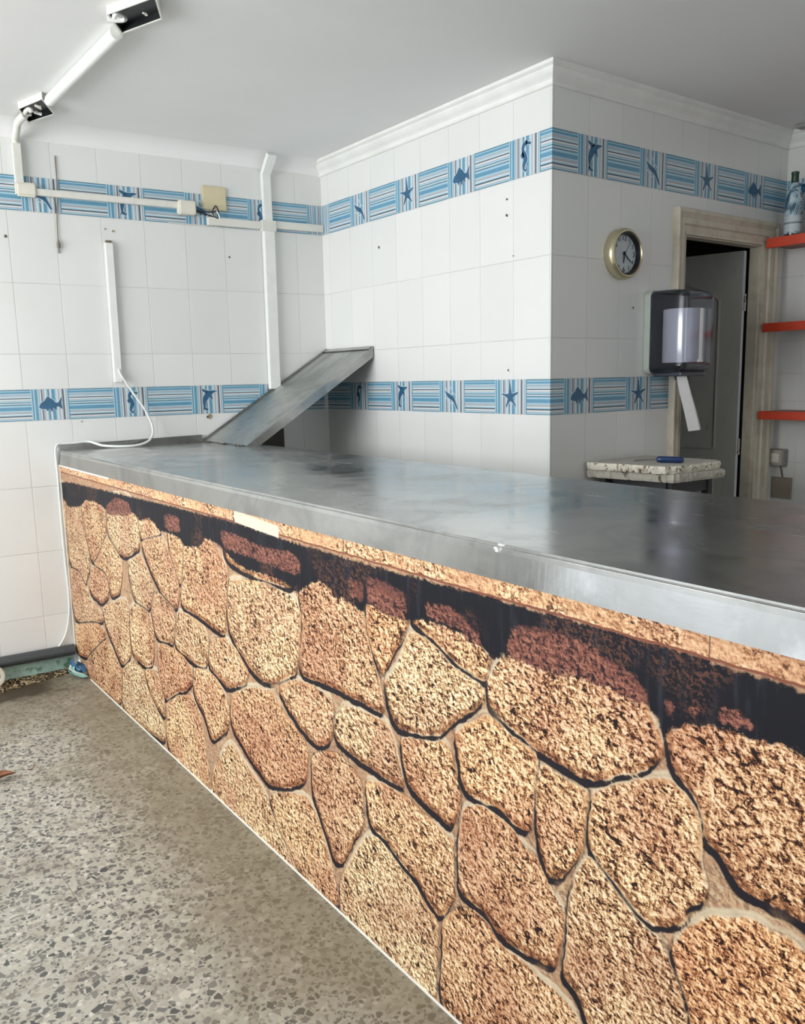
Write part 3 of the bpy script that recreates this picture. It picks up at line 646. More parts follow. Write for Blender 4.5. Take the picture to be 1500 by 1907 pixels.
# the lift-up flap, leaning on the pier
fl = empty('bar_flap', (1.67, 3.7, 1.043)); tag(fl, 'raised steel counter flap leaning against the tiled pier', 'counter flap')
ang = math.atan2(1.487-1.043, (X2-.006)-1.67); FLn = math.hypot(1.487-1.043, (X2-.006)-1.67)
def fp(a, y, b): return Vector((1.67+a*math.cos(ang)-b*math.sin(ang), y, 1.045+a*math.sin(ang)+b*math.cos(ang)))
bm = bmesh.new()
Wy = lambda a: W1p(1.67+a*math.cos(ang), 0).y-.006
prism(bm, [(0, 3.44), (FLn-.03, 3.44), (FLn-.03, Wy(FLn)), (0, Wy(0))], lambda q: fp(q[0], q[1], 0), lambda q: fp(q[0], q[1], -.012))
child(link('flap_sheet', bm, M_flap), fl)
bm = bmesh.new()
prism(bm, [(.0, -.035), (FLn-.028, -.042), (FLn, .002), (0, .002)], lambda q: fp(q[0], 3.44, q[1]), lambda q: fp(q[0], 3.434, q[1]))
prism(bm, [(0, -.012), (FLn-.02, -.012), (FLn, .008), (0, .008)], lambda q: fp(q[0], Wy(q[0])-.016, q[1]), lambda q: fp(q[0], Wy(q[0])-.002, q[1]))
prism(bm, [(FLn-.028, -.030), (FLn-.008, -.030), (FLn-.002, .006), (FLn-.028, .006)], lambda q: fp(q[0], 3.44, q[1]), lambda q: fp(q[0], Wy(q[0])-.016, q[1]))
child(link('flap_rim', bm, M_fas), fl)
for hy in (3.52, 3.70, 3.88):
    bm = bmesh.new(); tube(bm, [(1.665, hy-.03, 1.0435), (1.665, hy+.03, 1.0435)], .0045, 10)
    child(link('hinge', bm, M_steelp, smooth=40), fl)

# narrow dark board in the gap behind the flap
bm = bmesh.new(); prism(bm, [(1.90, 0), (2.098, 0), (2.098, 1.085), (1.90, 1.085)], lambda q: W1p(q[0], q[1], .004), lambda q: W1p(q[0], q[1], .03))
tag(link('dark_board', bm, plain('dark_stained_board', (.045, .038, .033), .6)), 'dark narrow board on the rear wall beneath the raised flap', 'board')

# ------------------------------------------------------------------ things on the rear wall
M_pvc = plain('white_plastic', (.80, .81, .78), .35, var=.03)
M_pvc2 = plain('aged_white_plastic', (.74, .73, .67), .4, var=.05)
M_cream = plain('yellowed_plastic', (.66, .58, .38), .45, var=.05, scale=12)
M_cream2 = plain('cream_plastic', (.76, .73, .63), .4, var=.04)
M_blk = plain('black_plastic', (.012, .014, .016), .4)
def w1box(bm, u0, u1, z0, z1, d0, d1, bev=.002):
    vs0 = [(u0, z0), (u1, z0), (u1, z1), (u0, z1)]
    F = prism(bm, vs0, lambda q: W1p(q[0], q[1], d0), lambda q: W1p(q[0], q[1], d1))
    if bev: bmesh.ops.bevel(bm, geom=list({e for f in F for e in f.edges}), offset=bev, segments=2, affect='EDGES')
# tall trunking by the pier, slanting out along the cove at its head
tk = empty('cable_trunking', W1p(2.06, 1.3)); tag(tk, 'tall white cable trunking running from ceiling down to the raised flap', 'cable trunking')
bm = bmesh.new()
def strip(bm, pts, wid, d0, d1):
    for i in range(len(pts)-1):
        (u0, z0), (u1, z1) = pts[i], pts[i+1]
        F = prism(bm, [(u0-wid/2, z0), (u0+wid/2, z0), (u1+wid/2, z1), (u1-wid/2, z1)], lambda q: W1p(q[0], q[1], d0), lambda q: W1p(q[0], q[1], d1))
        bmesh.ops.bevel(bm, geom=list({e for f in F for e in f.edges}), offset=.002, segments=2, affect='EDGES')
strip(bm, [(2.064, 1.292), (2.068, 2.084)], .056, .001, .03)
child(link('lower_duct', bm, M_pvc), tk)
bm = bmesh.new(); strip(bm, [(2.068, 2.128), (2.066, 2.362)], .044, .001, .026)
a = W1p(2.066, 2.355, .001); hw = .022
vs = []
for dy, zz in ((.001, 2.362), (.026, 2.362), (.103, 2.434), (.080, 2.445)):
    pass
def slant(q, s): return W1p(2.066+s*hw, q[1], q[0])
prism(bm, [(.004, 2.362), (.028, 2.352), (.098, 2.428), (.078, 2.444)], lambda q: slant(q, -1), lambda q: slant(q, 1))
child(link('upper_duct', bm, M_pvc), tk)
bm = bmesh.new(); w1box(bm, 2.028, 2.104, 2.080, 2.132, .001, .034); child(link('tee_cover', bm, M_pvc2), tk)
# horizontal runs either side
bm = bmesh.new(); w1box(bm, 1.752, 2.028, 2.088, 2.124, .002, .026); w1box(bm, 1.56, 1.752, 2.084, 2.087, .002, .008, 0)
tag(link('horizontal_trunking', bm, M_pvc2), 'short white trunking between the yellow plate and the tall trunking', 'cable trunking')
bm = bmesh.new(); w1box(bm, 2.104, 2.378, 2.098, 2.134, .002, .022)
tag(link('horizontal_trunking', bm, M_pvc2), 'white trunking from the tall trunking to the pier corner', 'cable trunking')
# left run: drops from the ceiling and turns along the band
lt = empty('elbow_trunking', W1p(.92, 2.15)); tag(lt, 'white L-shaped conduit dropping from the ceiling and turning along the upper band', 'conduit')
bm = bmesh.new(); strip(bm, [(.921, 2.36), (.921, 2.195)], .033, .002, .028); child(link('vertical_duct', bm, M_pvc2), lt)
bm = bmesh.new(); w1box(bm, .902, .985, 2.142, 2.20, .001, .034, .008); child(link('elbow', bm, M_cream2), lt)
bm = bmesh.new(); w1box(bm, .985, 1.612, 2.152, 2.180, .002, .026); child(link('horizontal_duct', bm, M_pvc2), lt)
# cream junction box and the blanking plate with loose wires
jb = bmesh.new(); w1box(jb, 1.606, 1.688, 2.125, 2.188, .002, .045, .006)
tag(link('junction_box', jb, M_cream2), 'small cream junction box at the end of the left conduit', 'junction box')
yp = empty('blanking_plate', W1p(1.795, 2.21)); tag(yp, 'yellowed square blanking plate with loose wires hanging out below', 'blanking plate')
bm = bmesh.new(); w1box(bm, 1.735, 1.855, 2.160, 2.272, .002, .014, .004); child(link('plate', bm, M_cream), yp)
for pts, mm in (([(1.688, 2.145, .02), (1.73, 2.135, .03), (1.775, 2.13, .02), (1.80, 2.12, .03)], M_blk), ([(1.69, 2.15, .02), (1.74, 2.145, .03), (1.785, 2.15, .03), (1.795, 2.165, .012)], M_blk),
                ([(1.785, 2.162, .012), (1.79, 2.178, .03), (1.802, 2.16, .03), (1.812, 2.125, .02), (1.815, 2.105, .02)], M_blk),
                ([(1.79, 2.165, .015), (1.80, 2.14, .035), (1.808, 2.118, .03)], M_pvc), ([(1.75, 2.125, .01), (1.765, 2.14, .02), (1.79, 2.12, .018)], M_pvc)):
    bm = bmesh.new(); tube(bm, smooth_path([W1p(*q) for q in pts]), .003, 8); child(link('wire', bm, mm, smooth=60), yp)
# short vertical trunking and the white flex that leaves it
st_ = empty('wall_trunking', W1p(1.27, 1.35)); tag(st_, 'slim upright white trunking ending where a loose white cable comes out', 'cable trunking')
bm = bmesh.new(); strip(bm, [(1.274, 1.342), (1.276, 1.972)], .034, .002, .024); child(link('duct', bm, M_pvc), st_)
bm = bmesh.new(); w1box(bm, 1.266, 1.292, 1.972, 1.984, .002, .012, .001); child(link('screw_bracket', bm, plain('bracket_brown', (.16, .12, .09), .6)), st_)
cab = [W1p(1.277, 1.40, .026), W1p(1.284, 1.375, .03), W1p(1.325, 1.30, .035), W1p(1.375, 1.215, .045), W1p(1.402, 1.13, .06), W1p(1.385, 1.075, .08), W1p(1.33, 1.05, .10), W1p(1.25, 1.046, .10),
       W1p(1.17, 1.052, .06), W1p(1.12, 1.071, .018), W1p(1.06, 1.069, .015), W1p(1.0, 1.068, .014), W1p(.978, 1.062, .02), W1p(.970, 1.03, .02), W1p(.972, .90, .015), W1p(.971, .70, .012), W1p(.973, .50, .010), W1p(.975, .38, .010), W1p(.97, .27, .012), W1p(.945, .17, .014), W1p(.90, .105, .016)]
bm = bmesh.new(); tube(bm, smooth_path(cab, 8), .0062, 10, flat=.8)
tag(link('white_cable', bm, M_pvc, smooth=60), 'loose white cable looping over the counter corner and down its end', 'cable')
bm = bmesh.new(); tube(bm, smooth_path([W1p(1.078, 2.33, .004), W1p(1.076, 2.20, .006), W1p(1.064, 2.06, .005), W1p(1.061, 1.97, .006)]), .0022, 6)
lathe(bm, [(.001, -.022), (.007, -.016), (.008, 0), (.004, .012), (.002, .02)], W1p(1.061, 1.955, .009), 10)
tube(bm, [W1p(1.061, 1.94, .006), W1p(1.061, 1.915, .006)], .003, 6)
tag(link('hanging_cord', bm, plain('grubby_cord', (.20, .17, .14), .8), smooth=60), 'thin grubby cord hanging down the rear wall with a dark knot', 'cord')
# foot of the rear wall
pa, pb = W1p(-.4, .098, .030), W1p(.974, .098, .030)
bm = bmesh.new(); tube(bm, [pa, pb], .026, 18)
tag(link('drain_pipe', bm, plain('grey_pvc', (.055, .065, .07), .35), smooth=50), 'dark grey pipe lying along the foot of the rear wall', 'pipe')
bm = bmesh.new(); w1box(bm, -.4, .97, .0, .066, .002, .008, 0)
o = link('baseboard_back', bm, plain('algae_stained_skirting', (.36, .52, .46), .35, scale=9, var=.35, dirt=((.10, .20, .14), 12, .56))); o['kind'] = 'structure'
rg = bmesh.new()
for k in range(9):
    a = random.uniform(0, 1); c0 = Vector((.93+.05*a, 3.945-.10*random.random(), .03+.05*random.random()))
    tube(rg, smooth_path([c0, c0+Vector((random.uniform(-.03, .03), random.uniform(-.06, 0), -.02)), c0+Vector((random.uniform(.0, .04), random.uniform(-.12, -.04), -.03))]), [random.uniform(.004, .010)]*11+[.003]*2, 6, flat=.4, mat=k % 3)
tag(link('torn_plastic', rg, [plain('blue_film', (.02, .10, .22), .35), plain('green_film', (.20, .42, .36), .35), plain('clear_film', (.60, .66, .62), .3)], smooth=60), 'crumpled blue and green plastic scraps at the counter foot by the rear wall', 'plastic scrap')
bm = bmesh.new()
lathe(bm, [(.050, -.008), (.055, 0), (.050, .008), (.036, .008), (.034, 0), (.036, -.008)], (.608, 3.93, .052), 30, M=Matrix.Rotation(PI/2, 4, 'X'))
tag(link('plastic_ring', bm, M_cream2, smooth=40), 'cream plastic ring standing against the grey pipe at the left edge', 'ring')
db = bmesh.new()
for k in range(950):
    a = random.random()**1.3; xx = .45+.53*random.random(); yy = W1p(xx, 0).y-.012-.30*a*(1.15-xx); r = random.uniform(.0015, .006)
    c0 = Vector((xx, yy, r*.6)); v = []
    M = Matrix.Rotation(random.uniform(0, 6.28), 4, 'Z')
    box(db, -r*random.uniform(.7, 2.4), r, -r*.6, r*.6, -r*.5, r*.5, M=Matrix.Translation(c0) @ M, mat=k % 3)
tag(link('floor_debris', db, [plain('soil_dark', (.035, .024, .014), .9), plain('soil_brown', (.12, .08, .04), .9), plain('straw', (.42, .34, .20), .8)]), 'dark soil and straw litter strewn on the floor along the rear wall', 'debris', kind='stuff')
# dry leaf
lf = empty('dry_leaf', (.488, 2.94, .0)); tag(lf, 'curled brown dry leaf on the terrazzo floor', 'leaf')
bm = bmesh.new(); rows = []
for i in range(9):
    s = i/8; w = .020*math.sin(PI*min(1, s*.95+.04))**.8; r = []
    for j in range(5):
        tt = (j-2)/2; r.append(bm.verts.new((.43+.105*s, 2.93+.03*math.sin(s*3)+w*tt, .004+.018*abs(tt)*(w/.02)+.022*s*s)))
    rows.append(r)
for i in range(8):
    for j in range(4): bm.faces.new((rows[i][j], rows[i+1][j], rows[i+1][j+1], rows[i][j+1]))
o = child(link('blade', bm, plain('dead_leaf', (.20, .075, .025), .6, var=.35), smooth=60), lf)
lf.location.x -= .04
md = o.modifiers.new('solid', 'SOLIDIFY'); md.thickness = .0012
bm = bmesh.new(); tube(bm, smooth_path([(.533, 2.935, .026), (.55, 2.94, .022), (.562, 2.95, .03)]), .0014, 6); child(link('leaf_stalk', bm, bpy.data.materials['dead_leaf']), lf)

# ------------------------------------------------------------------ ceiling boxes and conduit
def ceiling_box(name, quad_, label, wires, depth=.026):
    r = empty(name, (sum(q[0] for q in quad_)/4, sum(q[1] for q in quad_)/4, HC)); tag(r, label, 'junction box', 'open ceiling boxes')
    c = Vector((r.location.x, r.location.y)); n = 4; bm = bmesh.new()
    inn = [tuple(c+(Vector(q)-c)*.93) for q in quad_]
    for i in range(n):
        a, b = quad_[i], quad_[(i+1) % n]; a2, b2 = inn[i], inn[(i+1) % n]
        prism(bm, [a, b, b2, a2], lambda q: (q[0], q[1], HC-.0005), lambda q: (q[0], q[1], HC-depth))
    child(link('box_rim', bm, M_pvc2), r)
    bm = bmesh.new()
    prism(bm, inn, lambda q: (q[0], q[1], HC-.001), lambda q: (q[0], q[1], HC-.004))
    for i in range(n):
        a, b = Vector(inn[i]), Vector(inn[(i+1) % n]); m = (c-(a+b)/2).normalized()*.003
        prism(bm, [tuple(a), tuple(b), tuple(b+m), tuple(a+m)], lambda q: (q[0], q[1], HC-.004), lambda q: (q[0], q[1], HC-depth+.003))
    child(link('box_interior', bm, M_blk), r)
    for k, (x, y, z, rr, mm) in enumerate(wires):
        bm = bmesh.new(); P = [Vector((x, y, z))+Vector((random.uniform(-1, 1), random.uniform(-1, 1), random.uniform(-.25, .25)))*.018*rr for _ in range(4)]
        tube(bm, smooth_path(P, 6), .0062*rr, 8, flat=1.)
        child(link('wire', bm, mm, smooth=60), r)
    return r
ceiling_box('ceiling_box', [(.906, 2.665), (.988, 2.784), (1.055, 2.605), (.985, 2.47)], 'open black ceiling box at the near end of the white tube',
            [(.935, 2.675, 2.425, 1.3, M_pvc), (.945, 2.655, 2.425, 1.2, M_pvc), (1.0, 2.61, 2.428, .5, M_cream2)])
ceiling_box('ceiling_box', [(.881, 3.718), (.957, 3.890), (1.020, 3.715), (.930, 3.545)], 'open black ceiling box above the L-shaped conduit',
            [(.918, 3.70, 2.42, 1.3, M_pvc2), (.925, 3.735, 2.42, 1.2, M_cream2), (.95, 3.72, 2.42, 1.1, M_pvc), (.945, 3.66, 2.425, .9, M_cream2)])
bm = bmesh.new(); tube(bm, [(.962, 3.565, HC-.0215), (.975, 2.79, HC-.0215)], .0205, 20)
tag(link('ceiling_tube', bm, M_pvc, smooth=50), 'straight white tube on the ceiling joining the two open boxes', 'conduit')
bm = bmesh.new(); tube(bm, smooth_path([(.925, 3.80, HC-.02), (.915, 3.88, HC-.03), (.915, 3.925, HC-.055), tuple(W1p(.92, 2.375, .018)), tuple(W1p(.921, 2.355, .016))]), .015, 12)
tag(link('bent_conduit', bm, M_pvc2, smooth=50), 'short bent white conduit from the ceiling box down to the wall', 'conduit')
bm = bmesh.new(); box(bm, 3.90, 3.96, 2.04, 2.16, HC-.014, HC-.001, bev=.003)
tag(link('ceiling_vent', bm, plain('vent_grey', (.30, .30, .29), .5)), 'small grey ceiling fitting in the far right corner', 'vent')

# ------------------------------------------------------------------ wall clock
CC = Vector((2.778, Y3, 1.806)); CR = .0965; CDp = .046
clk = empty('wall_clock', CC); tag(clk, 'round wall clock with a pale gold rim and grey dial', 'clock')
t = NT('champagne_metal'); t.set(Base_Color=t.mix(t.noise(t.pos(), 60, 3, .6), (.56, .50, .33), (.66, .60, .42)), Metallic=.85, Roughness=.32); M_gold = t.m
CM = Matrix.Rotation(PI/2, 4, 'X')          # local z -> -y, out of the wall
bm = bmesh.new(); lathe(bm, [(CR, .001), (CR+.003, .006), (CR+.003, .030), (CR, .040), (CR-.006, CDp), (CR-.011, CDp), (CR-.014, .040), (CR-.014, .020)], CC, 64, M=CM)
child(link('rim', bm, M_gold, smooth=35), clk)
bm = bmesh.new(); lathe(bm, [(CR-.0135, .020), (CR-.0135, .0405), (CR-.0185, .0405), (CR-.0225, .0215), (CR-.0225, .020)], CC, 64, M=CM)
child(link('inner_bezel', bm, M_blk, smooth=35), clk)
bm = bmesh.new(); lathe(bm, [(CR-.015, .0205), (CR-.015, .0216)], CC, 64, M=CM)
child(link('dial', bm, plain('dial_grey', (.52, .57, .60), .45, var=.02)), clk)
M_num = plain('numeral_black', (.012, .016, .02), .5)
bm = bmesh.new()
for h in range(1, 13):
    cu = bpy.data.curves.new('n', 'FONT'); cu.body = str(h); cu.size = .030 if h in (12, 3, 6, 9) else .021; cu.align_x = 'CENTER'; cu.align_y = 'CENTER'; cu.extrude = .0004
    to = bpy.data.objects.new('n', cu); COL.objects.link(to)
    bpy.context.view_layer.update()
    mesh = bpy.data.meshes.new_from_object(to.evaluated_get(bpy.context.evaluated_depsgraph_get()))
    a = math.radians(90-30*h); mesh.transform(Matrix.Translation(CC+Vector((.061*math.cos(a), -.0224, .061*math.sin(a)))) @ CM)
    bm.from_mesh(mesh); bpy.data.objects.remove(to); bpy.data.curves.remove(cu); bpy.data.meshes.remove(mesh)
child(link('numerals', bm, M_num), clk)
def hand(name, deg, L, back, w, off, mat):
    a = math.radians(90-deg); d = Vector((math.cos(a), 0, math.sin(a))); s = Vector((-d.z, 0, d.x)); bm = bmesh.new()
    pts = [(-back, -w*.8), (L*.9, -w*.5), (L, 0), (L*.9, w*.5), (-back, w*.8)]
    prism(bm, pts, lambda q: CC+d*q[0]+s*q[1]+Vector((0, -off, 0)), lambda q: CC+d*q[0]+s*q[1]+Vector((0, -off-.0012, 0)))
    child(link(name, bm, mat), clk)
hand('hour_hand', 186, .038, .010, .0042, .0245, M_num); hand('minute_hand', 128, .052, .010, .0036, .0262, M_num); hand('second_hand', 34, .060, .012, .0012, .028, M_num)
bm = bmesh.new(); lathe(bm, [(.0045, .0216), (.0045, .030)], CC, 16, M=CM); child(link('hand_boss', bm, M_num), clk)

# ------------------------------------------------------------------ paper towel dispenser
dp = empty('towel_dispenser', (3.05, Y3, 1.32)); tag(dp, 'smoky see-through paper towel dispenser hanging beside the door', 'dispenser')
DX, DXe, DYf, DZ0, DZ1 = 2.945, 3.158, 2.045, 1.328, 1.668
def rrect(x0, x1, z0, z1, r, n=6):
    o = []
    for cx, cz, a0 in ((x1-r, z1-r, 0), (x0+r, z1-r, 90), (x0+r, z0+r, 180), (x1-r, z0+r, 270)):
        for k in range(n+1):
            a = math.radians(a0+90*k/n); o.append((cx+r*math.cos(a), cz+r*math.sin(a)))
    return o
bm = bmesh.new(); R = rrect(DX-.002, DXe+.002, DZ0-.002, DZ1+.002, .028)
prism(bm, R, lambda q: (q[0], Y3-.0015, q[1]), lambda q: (q[0], Y3-.032, q[1]))
child(link('back_shell', bm, plain('pale_green_plastic', (.50, .54, .48), .4), smooth=40), dp)
bm = bmesh.new(); R = rrect(DX+.004, DXe-.004, DZ0+.004, DZ1-.004, .024)
prism(bm, R, lambda q: (q[0], Y3-.0325, q[1]), lambda q: (q[0], Y3-.040, q[1]))
child(link('liner', bm, plain('navy_liner', (.03, .035, .055), .5), smooth=40), dp)
bm = bmesh.new(); rings = []
secs = [(0, 0, 0), (.06, .0, .0), (.11, .001, .002), (.145, .003, .006), (.160, .008, .013), (.168, .016, .026), (.172, .028, .046)]
for d, ix, iz in secs:
    ys = Y3-.032-d*(.172/.172)
    rr = rrect(DX+ix, DXe-ix, DZ0+iz*1.3, DZ1-iz, max(.026-ix*.2, .01))
    rings.append([bm.verts.new((q[0], ys, q[1]+(.0))) for q in rr])
for i in range(len(rings)-1):
    m = len(rings[i])
    for k in range(m): bm.faces.new((rings[i][k], rings[i][(k+1) % m], rings[i+1][(k+1) % m], rings[i+1][k]))
bm.faces.new(rings[-1]); bmesh.ops.recalc_face_normals(bm, faces=bm.faces)
t = NT('smoked_clear_plastic'); nt = t
tp = t.n.new('ShaderNodeBsdfTransparent'); gl = t.n.new('ShaderNodeBsdfGlossy'); mx = t.n.new('ShaderNodeMixShader'); fr = t.n.new('ShaderNodeFresnel')
fr.inputs[0].default_value = 1.5; gl.inputs['Roughness'].default_value = .12; gl.inputs['Color'].default_value = (.95, .97, 1, 1)
cl = t.mix(t.noise(t.pos(), 8, 2, .5), (.60, .62, .69), (.68, .70, .77)); t.l.new(cl, tp.inputs[0])
t.l.new(t.math('ADD', fr.outputs[0], .03), mx.inputs[0]); t.l.new(tp.outputs[0], mx.inputs[1]); t.l.new(gl.outputs[0], mx.inputs[2]); t.l.new(mx.outputs[0], t.out.inputs[0])
child(link('clear_cover', bm, t.m, smooth=50), dp)
M_paper = plain('paper', (.84, .82, .83), .8, var=.03)
bm = bmesh.new(); lathe(bm, [(.020, 1.372), (.083, 1.372), (.084, 1.376), (.084, 1.586), (.083, 1.590), (.020, 1.590)], (3.052, 2.128, 0), 48)
child(link('paper_roll', bm, M_paper, smooth=40), dp)
bm = bmesh.new(); box(bm, DX+.02, DXe-.02, DYf+.03, Y3-.035, DZ0-.012, DZ0+.006, bev=.005); lathe(bm, [(.030, 1.300), (.036, 1.318), (.036, 1.330)], (3.055, 2.13, 0), 24)
child(link('outlet', bm, plain('outlet_dark', (.05, .055, .075), .3)), dp)
bm = bmesh.new(); path = [(3.035, 1.318), (3.045, 1.29), (3.070, 1.235), (3.105, 1.165), (3.140, 1.085)]
L = [bm.verts.new((x-.036, 2.118+.002*i, z-.004)) for i, (x, z) in enumerate(path)]; Mi = [bm.verts.new((x+.004, 2.098, z)) for x, z in path]; Rr = [bm.verts.new((x+.038, 2.122-.002*i, z+.003)) for i, (x, z) in enumerate(path)]
M2 = [bm.verts.new((x+.012, 2.135, z+.002)) for x, z in path]
for i in range(4):
    for A_, B_ in ((L, Mi), (Mi, Rr), (Rr, M2), (M2, L)): bm.faces.new((A_[i], A_[i+1], B_[i+1], B_[i]))
child(link('paper_tail', bm, M_paper, smooth=25), dp)

# ------------------------------------------------------------------ stand with the two rough boards and screwdriver
def rough_slab(name, P, z0, z1, mats, jag=.004):
    bm = bmesh.new(); Q = []
    for i in range(len(P)):
        a, b = Vector(P[i]), Vector(P[(i+1) % len(P)]); m = max(2, int((b-a).length/.012))
        for k in range(m):
            q = a+(b-a)*k/m; Q.append((q.x+random.uniform(-jag, jag), q.y+random.uniform(-jag, jag)))
    n = len(Q); c = Vector((sum(q[0] for q in Q)/n, sum(q[1] for q in Q)/n)); lv = []
    for zz, s in ((z0, .985), (z0+.3*(z1-z0), 1.0), (z0+.7*(z1-z0), 1.002), (z1, .985)):
        lv.append([bm.verts.new((c.x+(q[0]-c.x)*s+random.uniform(-1, 1)*jag*.4, c.y+(q[1]-c.y)*s+random.uniform(-1, 1)*jag*.4, zz+(random.uniform(-.0015, .0015) if z0 < zz < z1 else 0))) for q in Q])
    for i in range(3):
        for k in range(n): bm.faces.new((lv[i][k], lv[i][(k+1) % n], lv[i+1][(k+1) % n], lv[i+1][k]))
    bm.faces.new(lv[0][::-1]); bm.faces.new(lv[-1])
    for f in bm.faces: f.material_index = 1 if abs(f.normal.z) < .6 and len(f.verts) == 4 else 0
    bm.normal_update()
    return link(name, bm, mats)
def grimy(name, a, b, dirtc, sc, th, rough=.85):
    t = NT(name); p = t.pos(); c = t.mix(t.noise(p, 30, 5, .6), a, b)
    c = t.mix(t.step(t.noise(p, sc, 6, .7, .5), th, th+.08), c, dirtc); t.bump(t.noise(p, 90, 5, .7), .5, .003)
    t.set(Base_Color=c, Roughness=rough); return t.m
M_bt = grimy('board_face', (.46, .44, .38), (.54, .52, .46), (.34, .30, .22), 12, .60)
M_be = grimy('board_broken_edge', (.62, .57, .46), (.86, .82, .72), (.16, .085, .045), 38, .54)
M_b2 = grimy('lower_board_edge', (.42, .39, .33), (.62, .58, .51), (.10, .06, .04), 22, .58)
tb = empty('stand_table', (2.78, 2.06, 0)); tag(tb, 'small dark-framed stand with a chipped rough top behind the counter', 'stand')
P1 = [(2.573, 2.228), (2.628, 1.896), (2.702, 1.867), (2.955, 1.867), (2.985, 1.911), (2.955, 2.228)]
P0 = [(2.59, 2.236), (2.655, 1.872), (2.947, 1.848), (2.99, 1.93), (2.965, 2.236)]
TBZ = .953
lo = rough_slab('rough_top', P0, TBZ-.034, TBZ-.001, [M_bt, M_b2], .004); child(lo, tb)
bo = rough_slab('chipped_board', P1, TBZ, TBZ+.029, [M_bt, M_be], .005)
tag(bo, 'chipped cream board with a crumbling edge lying on the stand', 'board')
M_iron = plain('dark_iron', (.03, .03, .032), .5)
for lx, ly in ((2.64, 2.19), (2.69, 1.91), (2.925, 1.91), (2.93, 2.19)):
    bm = bmesh.new(); box(bm, lx-.015, lx+.015, ly-.015, ly+.015, 0, TBZ-.036, bev=.002); child(link('leg', bm, M_iron), tb)
bm = bmesh.new(); box(bm, 2.70, 2.92, 1.90, 1.915, TBZ-.085, TBZ-.036); box(bm, 2.65, 2.92, 2.18, 2.195, TBZ-.085, TBZ-.036); box(bm, 2.665, 2.68, 1.915, 2.18, TBZ-.085, TBZ-.036); box(bm, 2.925, 2.94, 1.915, 2.18, TBZ-.085, TBZ-.036)
child(link('apron', bm, M_iron), tb)
sd_ = empty('screwdriver', (2.80, 2.0, TBZ+.03)); tag(sd_, 'blue-handled screwdriver lying on the chipped board', 'screwdriver')
zz = TBZ+.029+.0135; a_, b_, c_ = Vector((2.673, 2.076, zz-.004)), Vector((2.732, 2.009, zz)), Vector((2.781, 1.921, zz))
bm = bmesh.new(); d = (c_-b_)
tube(bm, [b_, b_+d*.05, b_+d*.2, b_+d*.6, b_+d*.93, c_], [.008, .0125, .0128, .0125, .0125, .008], 12); child(link('handle', bm, plain('navy_plastic', (.012, .035, .11), .3), smooth=40), sd_)
bm = bmesh.new(); tube(bm, [a_+(a_-b_).normalized()*-.012, b_], .0032, 10); tube(bm, [a_, a_+(b_-a_).normalized()*.014], [.0012, .0036], 8, flat=1.4)
child(link('shaft', bm, plain('tool_steel', (.30, .30, .30), .4, 1.), smooth=40), sd_)

# ------------------------------------------------------------------ red shelves, bottles, switch
M_red = plain('red_paint', (.66, .070, .030), .4, var=.08, scale=10)
t = NT('worn_red_boards'); p = t.pos(); x, y, z = t.sep(p)
c = t.mix(t.noise(t.vmath('MULTIPLY', p, (60., 4., 4.)), 1., 4, .6), (.22, .10, .07), (.36, .19, .14)); t.set(Base_Color=c, Roughness=.6); M_rb = t.m
for k, (zt, zb, lab) in enumerate(((1.944, 1.899, 'red wooden shelf holding the bottles, highest of three'), (1.554, 1.513, 'bare red wooden shelf, middle of the three'), (1.138, 1.098, 'bare red wooden shelf above the light switch, lowest of three'))):
    s = empty('wall_shelf', (X4, 1.6, zb)); tag(s, lab, 'shelf', 'red shelves on the right wall')
    bm = bmesh.new(); box(bm, X4-.222, X4-.200, .85, Y3-.036, zb, zt, bev=.002); child(link('front_edge', bm, M_red), s)
    for j in range(3):
        bm = bmesh.new(); x0 = X4-.1995+j*.0665; box(bm, x0, x0+.0655, .85, Y3-.036 if j < 2 else Y3-.036, zb+.012, zt-.002, bev=.0015); child(link('plank', bm, M_rb), s)
def bottle(name, x, y, z, label, body, sleeve, neck, s=1.0):
    r = empty(name, (x, y, z)); tag(r, label, 'bottle', 'bottles on the highest shelf')
    prof = [(.030, 0), (.036, .003), (.0375, .012), (.0375, .165), (.035, .185), (.027, .207), (.018, .225), (.0145, .240), (.0140, .278), (.0155, .280), (.0155, .288), (.013, .290)]
    bm = bmesh.new(); lathe(bm, [(a*s, b*s) for a, b in prof], (x, y, z), 32); child(link('bottle_glass', bm, body, smooth=40), r)
    if sleeve:
        bm = bmesh.new(); lathe(bm, [(a*s+.0012, b*s) for a, b in prof[2:9]], (x, y, z), 32); child(link('wrap', bm, sleeve, smooth=40), r)
    bm = bmesh.new(); lathe(bm, [(a*s+.0016, b*s) for a, b in prof[7:]], (x, y, z), 24); child(link('neck_foil', bm, neck, smooth=40), r)
t = NT('blue_white_wrap'); p = t.pos(); x, y, z = t.sep(p)
sw = t.noise(t.vmath('MULTIPLY', t.vmath('ADD', p, t.comb(0., t.math('MULTIPLY', z, .45), 0.)), (22., 30., 10.)), 1., 3, .55, 1.3)
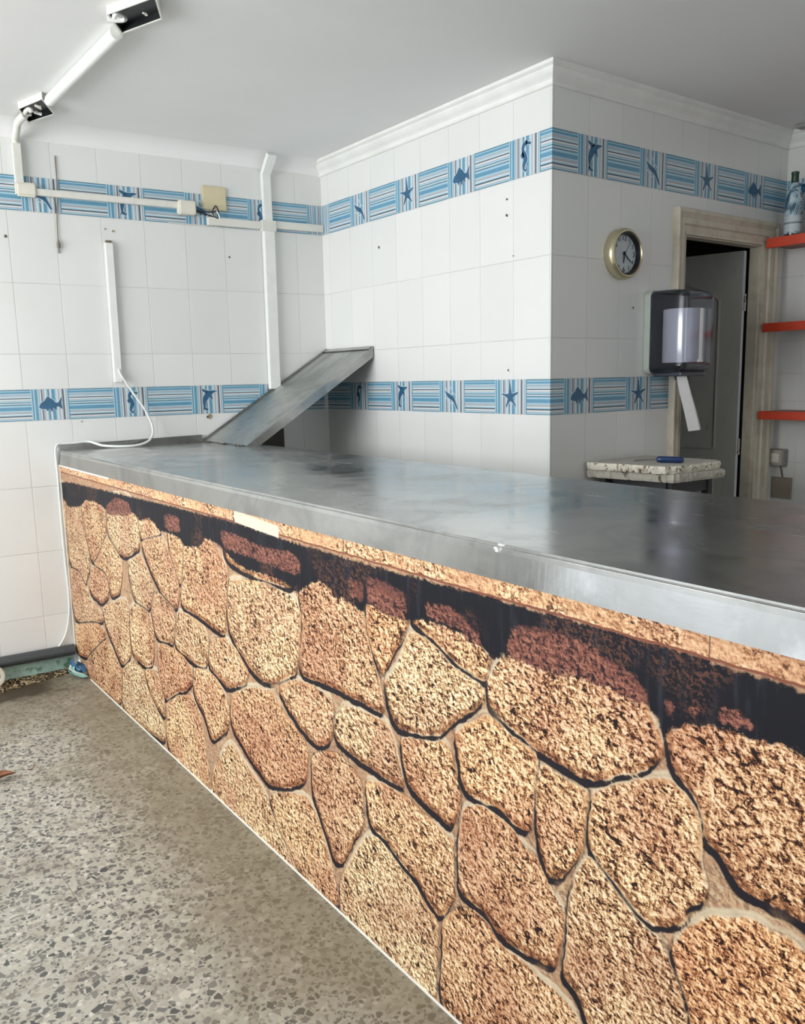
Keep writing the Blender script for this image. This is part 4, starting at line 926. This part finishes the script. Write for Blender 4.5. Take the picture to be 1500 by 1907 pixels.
c = t.ramp(sw, [(0, (.02, .04, .07)), (.42, (.05, .11, .17)), (.50, (.36, .50, .58)), (.60, (.62, .70, .73)), (.68, (.07, .15, .22)), (1, (.4, .5, .56))])
zb_ = t.math('SUBTRACT', z, 1.944)
c = t.mix(t.math('MULTIPLY', t.step(zb_, .098, .088), t.step(zb_, .018, .024)), c, t.mix(t.step(t.math('ABSOLUTE', t.math('SUBTRACT', zb_, .060)), .005, .003), (.55, .62, .66), (.20, .26, .30)))
t.set(Base_Color=c, Roughness=.35); M_wrap = t.m
M_dg = plain('dark_bottle_glass', (.012, .018, .026), .12)
bottle('bottle', 3.868, 2.128, 1.944, 'wine bottle in a blue and white swirled wrap with a green neck', M_dg, M_wrap, plain('green_foil', (.012, .05, .022), .35))
bottle('bottle', 3.90, 2.030, 1.944, 'dark brown bottle cut off by the right edge of the picture', plain('brown_glass', (.05, .035, .028), .15), None, plain('black_foil', (.02, .02, .02), .4), .95)
swt = empty('light_switch', (X4, 2.20, .86)); tag(swt, 'surface-mounted grey light switch with a cream rocker', 'switch')
bm = bmesh.new(); box(bm, X4-.048, X4-.001, 2.170, 2.250-.004, .856, .942, bev=.006); child(link('switch_housing', bm, plain('grey_plastic', (.27, .26, .24), .45)), swt)
bm = bmesh.new(); box(bm, X4-.056, X4-.046, 2.176, 2.242, .860, .938, bev=.003); child(link('switch_frame', bm, plain('grey_frame', (.42, .40, .36), .4)), swt)
bm = bmesh.new(); box(bm, X4-.061, X4-.054, 2.187, 2.231, .876, .922, bev=.002); child(link('rocker', bm, M_cream2), swt)
bm = bmesh.new(); tube(bm, smooth_path([(X4-.012, 2.205, .858), (X4-.010, 2.20, .84), (X4-.010, 2.194, .815), (X4-.008, 2.19, .80)]), .0032, 8); child(link('lead', bm, plain('lead_brown', (.12, .08, .06), .6)), swt)
bm = bmesh.new(); box(bm, X4-.011, X4-.001, 2.141, 2.246, .690, .798, bev=.003)
tag(link('cover_plate', bm, plain('dull_beige_plate', (.30, .26, .21), .5)), 'dull beige square cover plate on the wall under the light switch', 'cover plate')
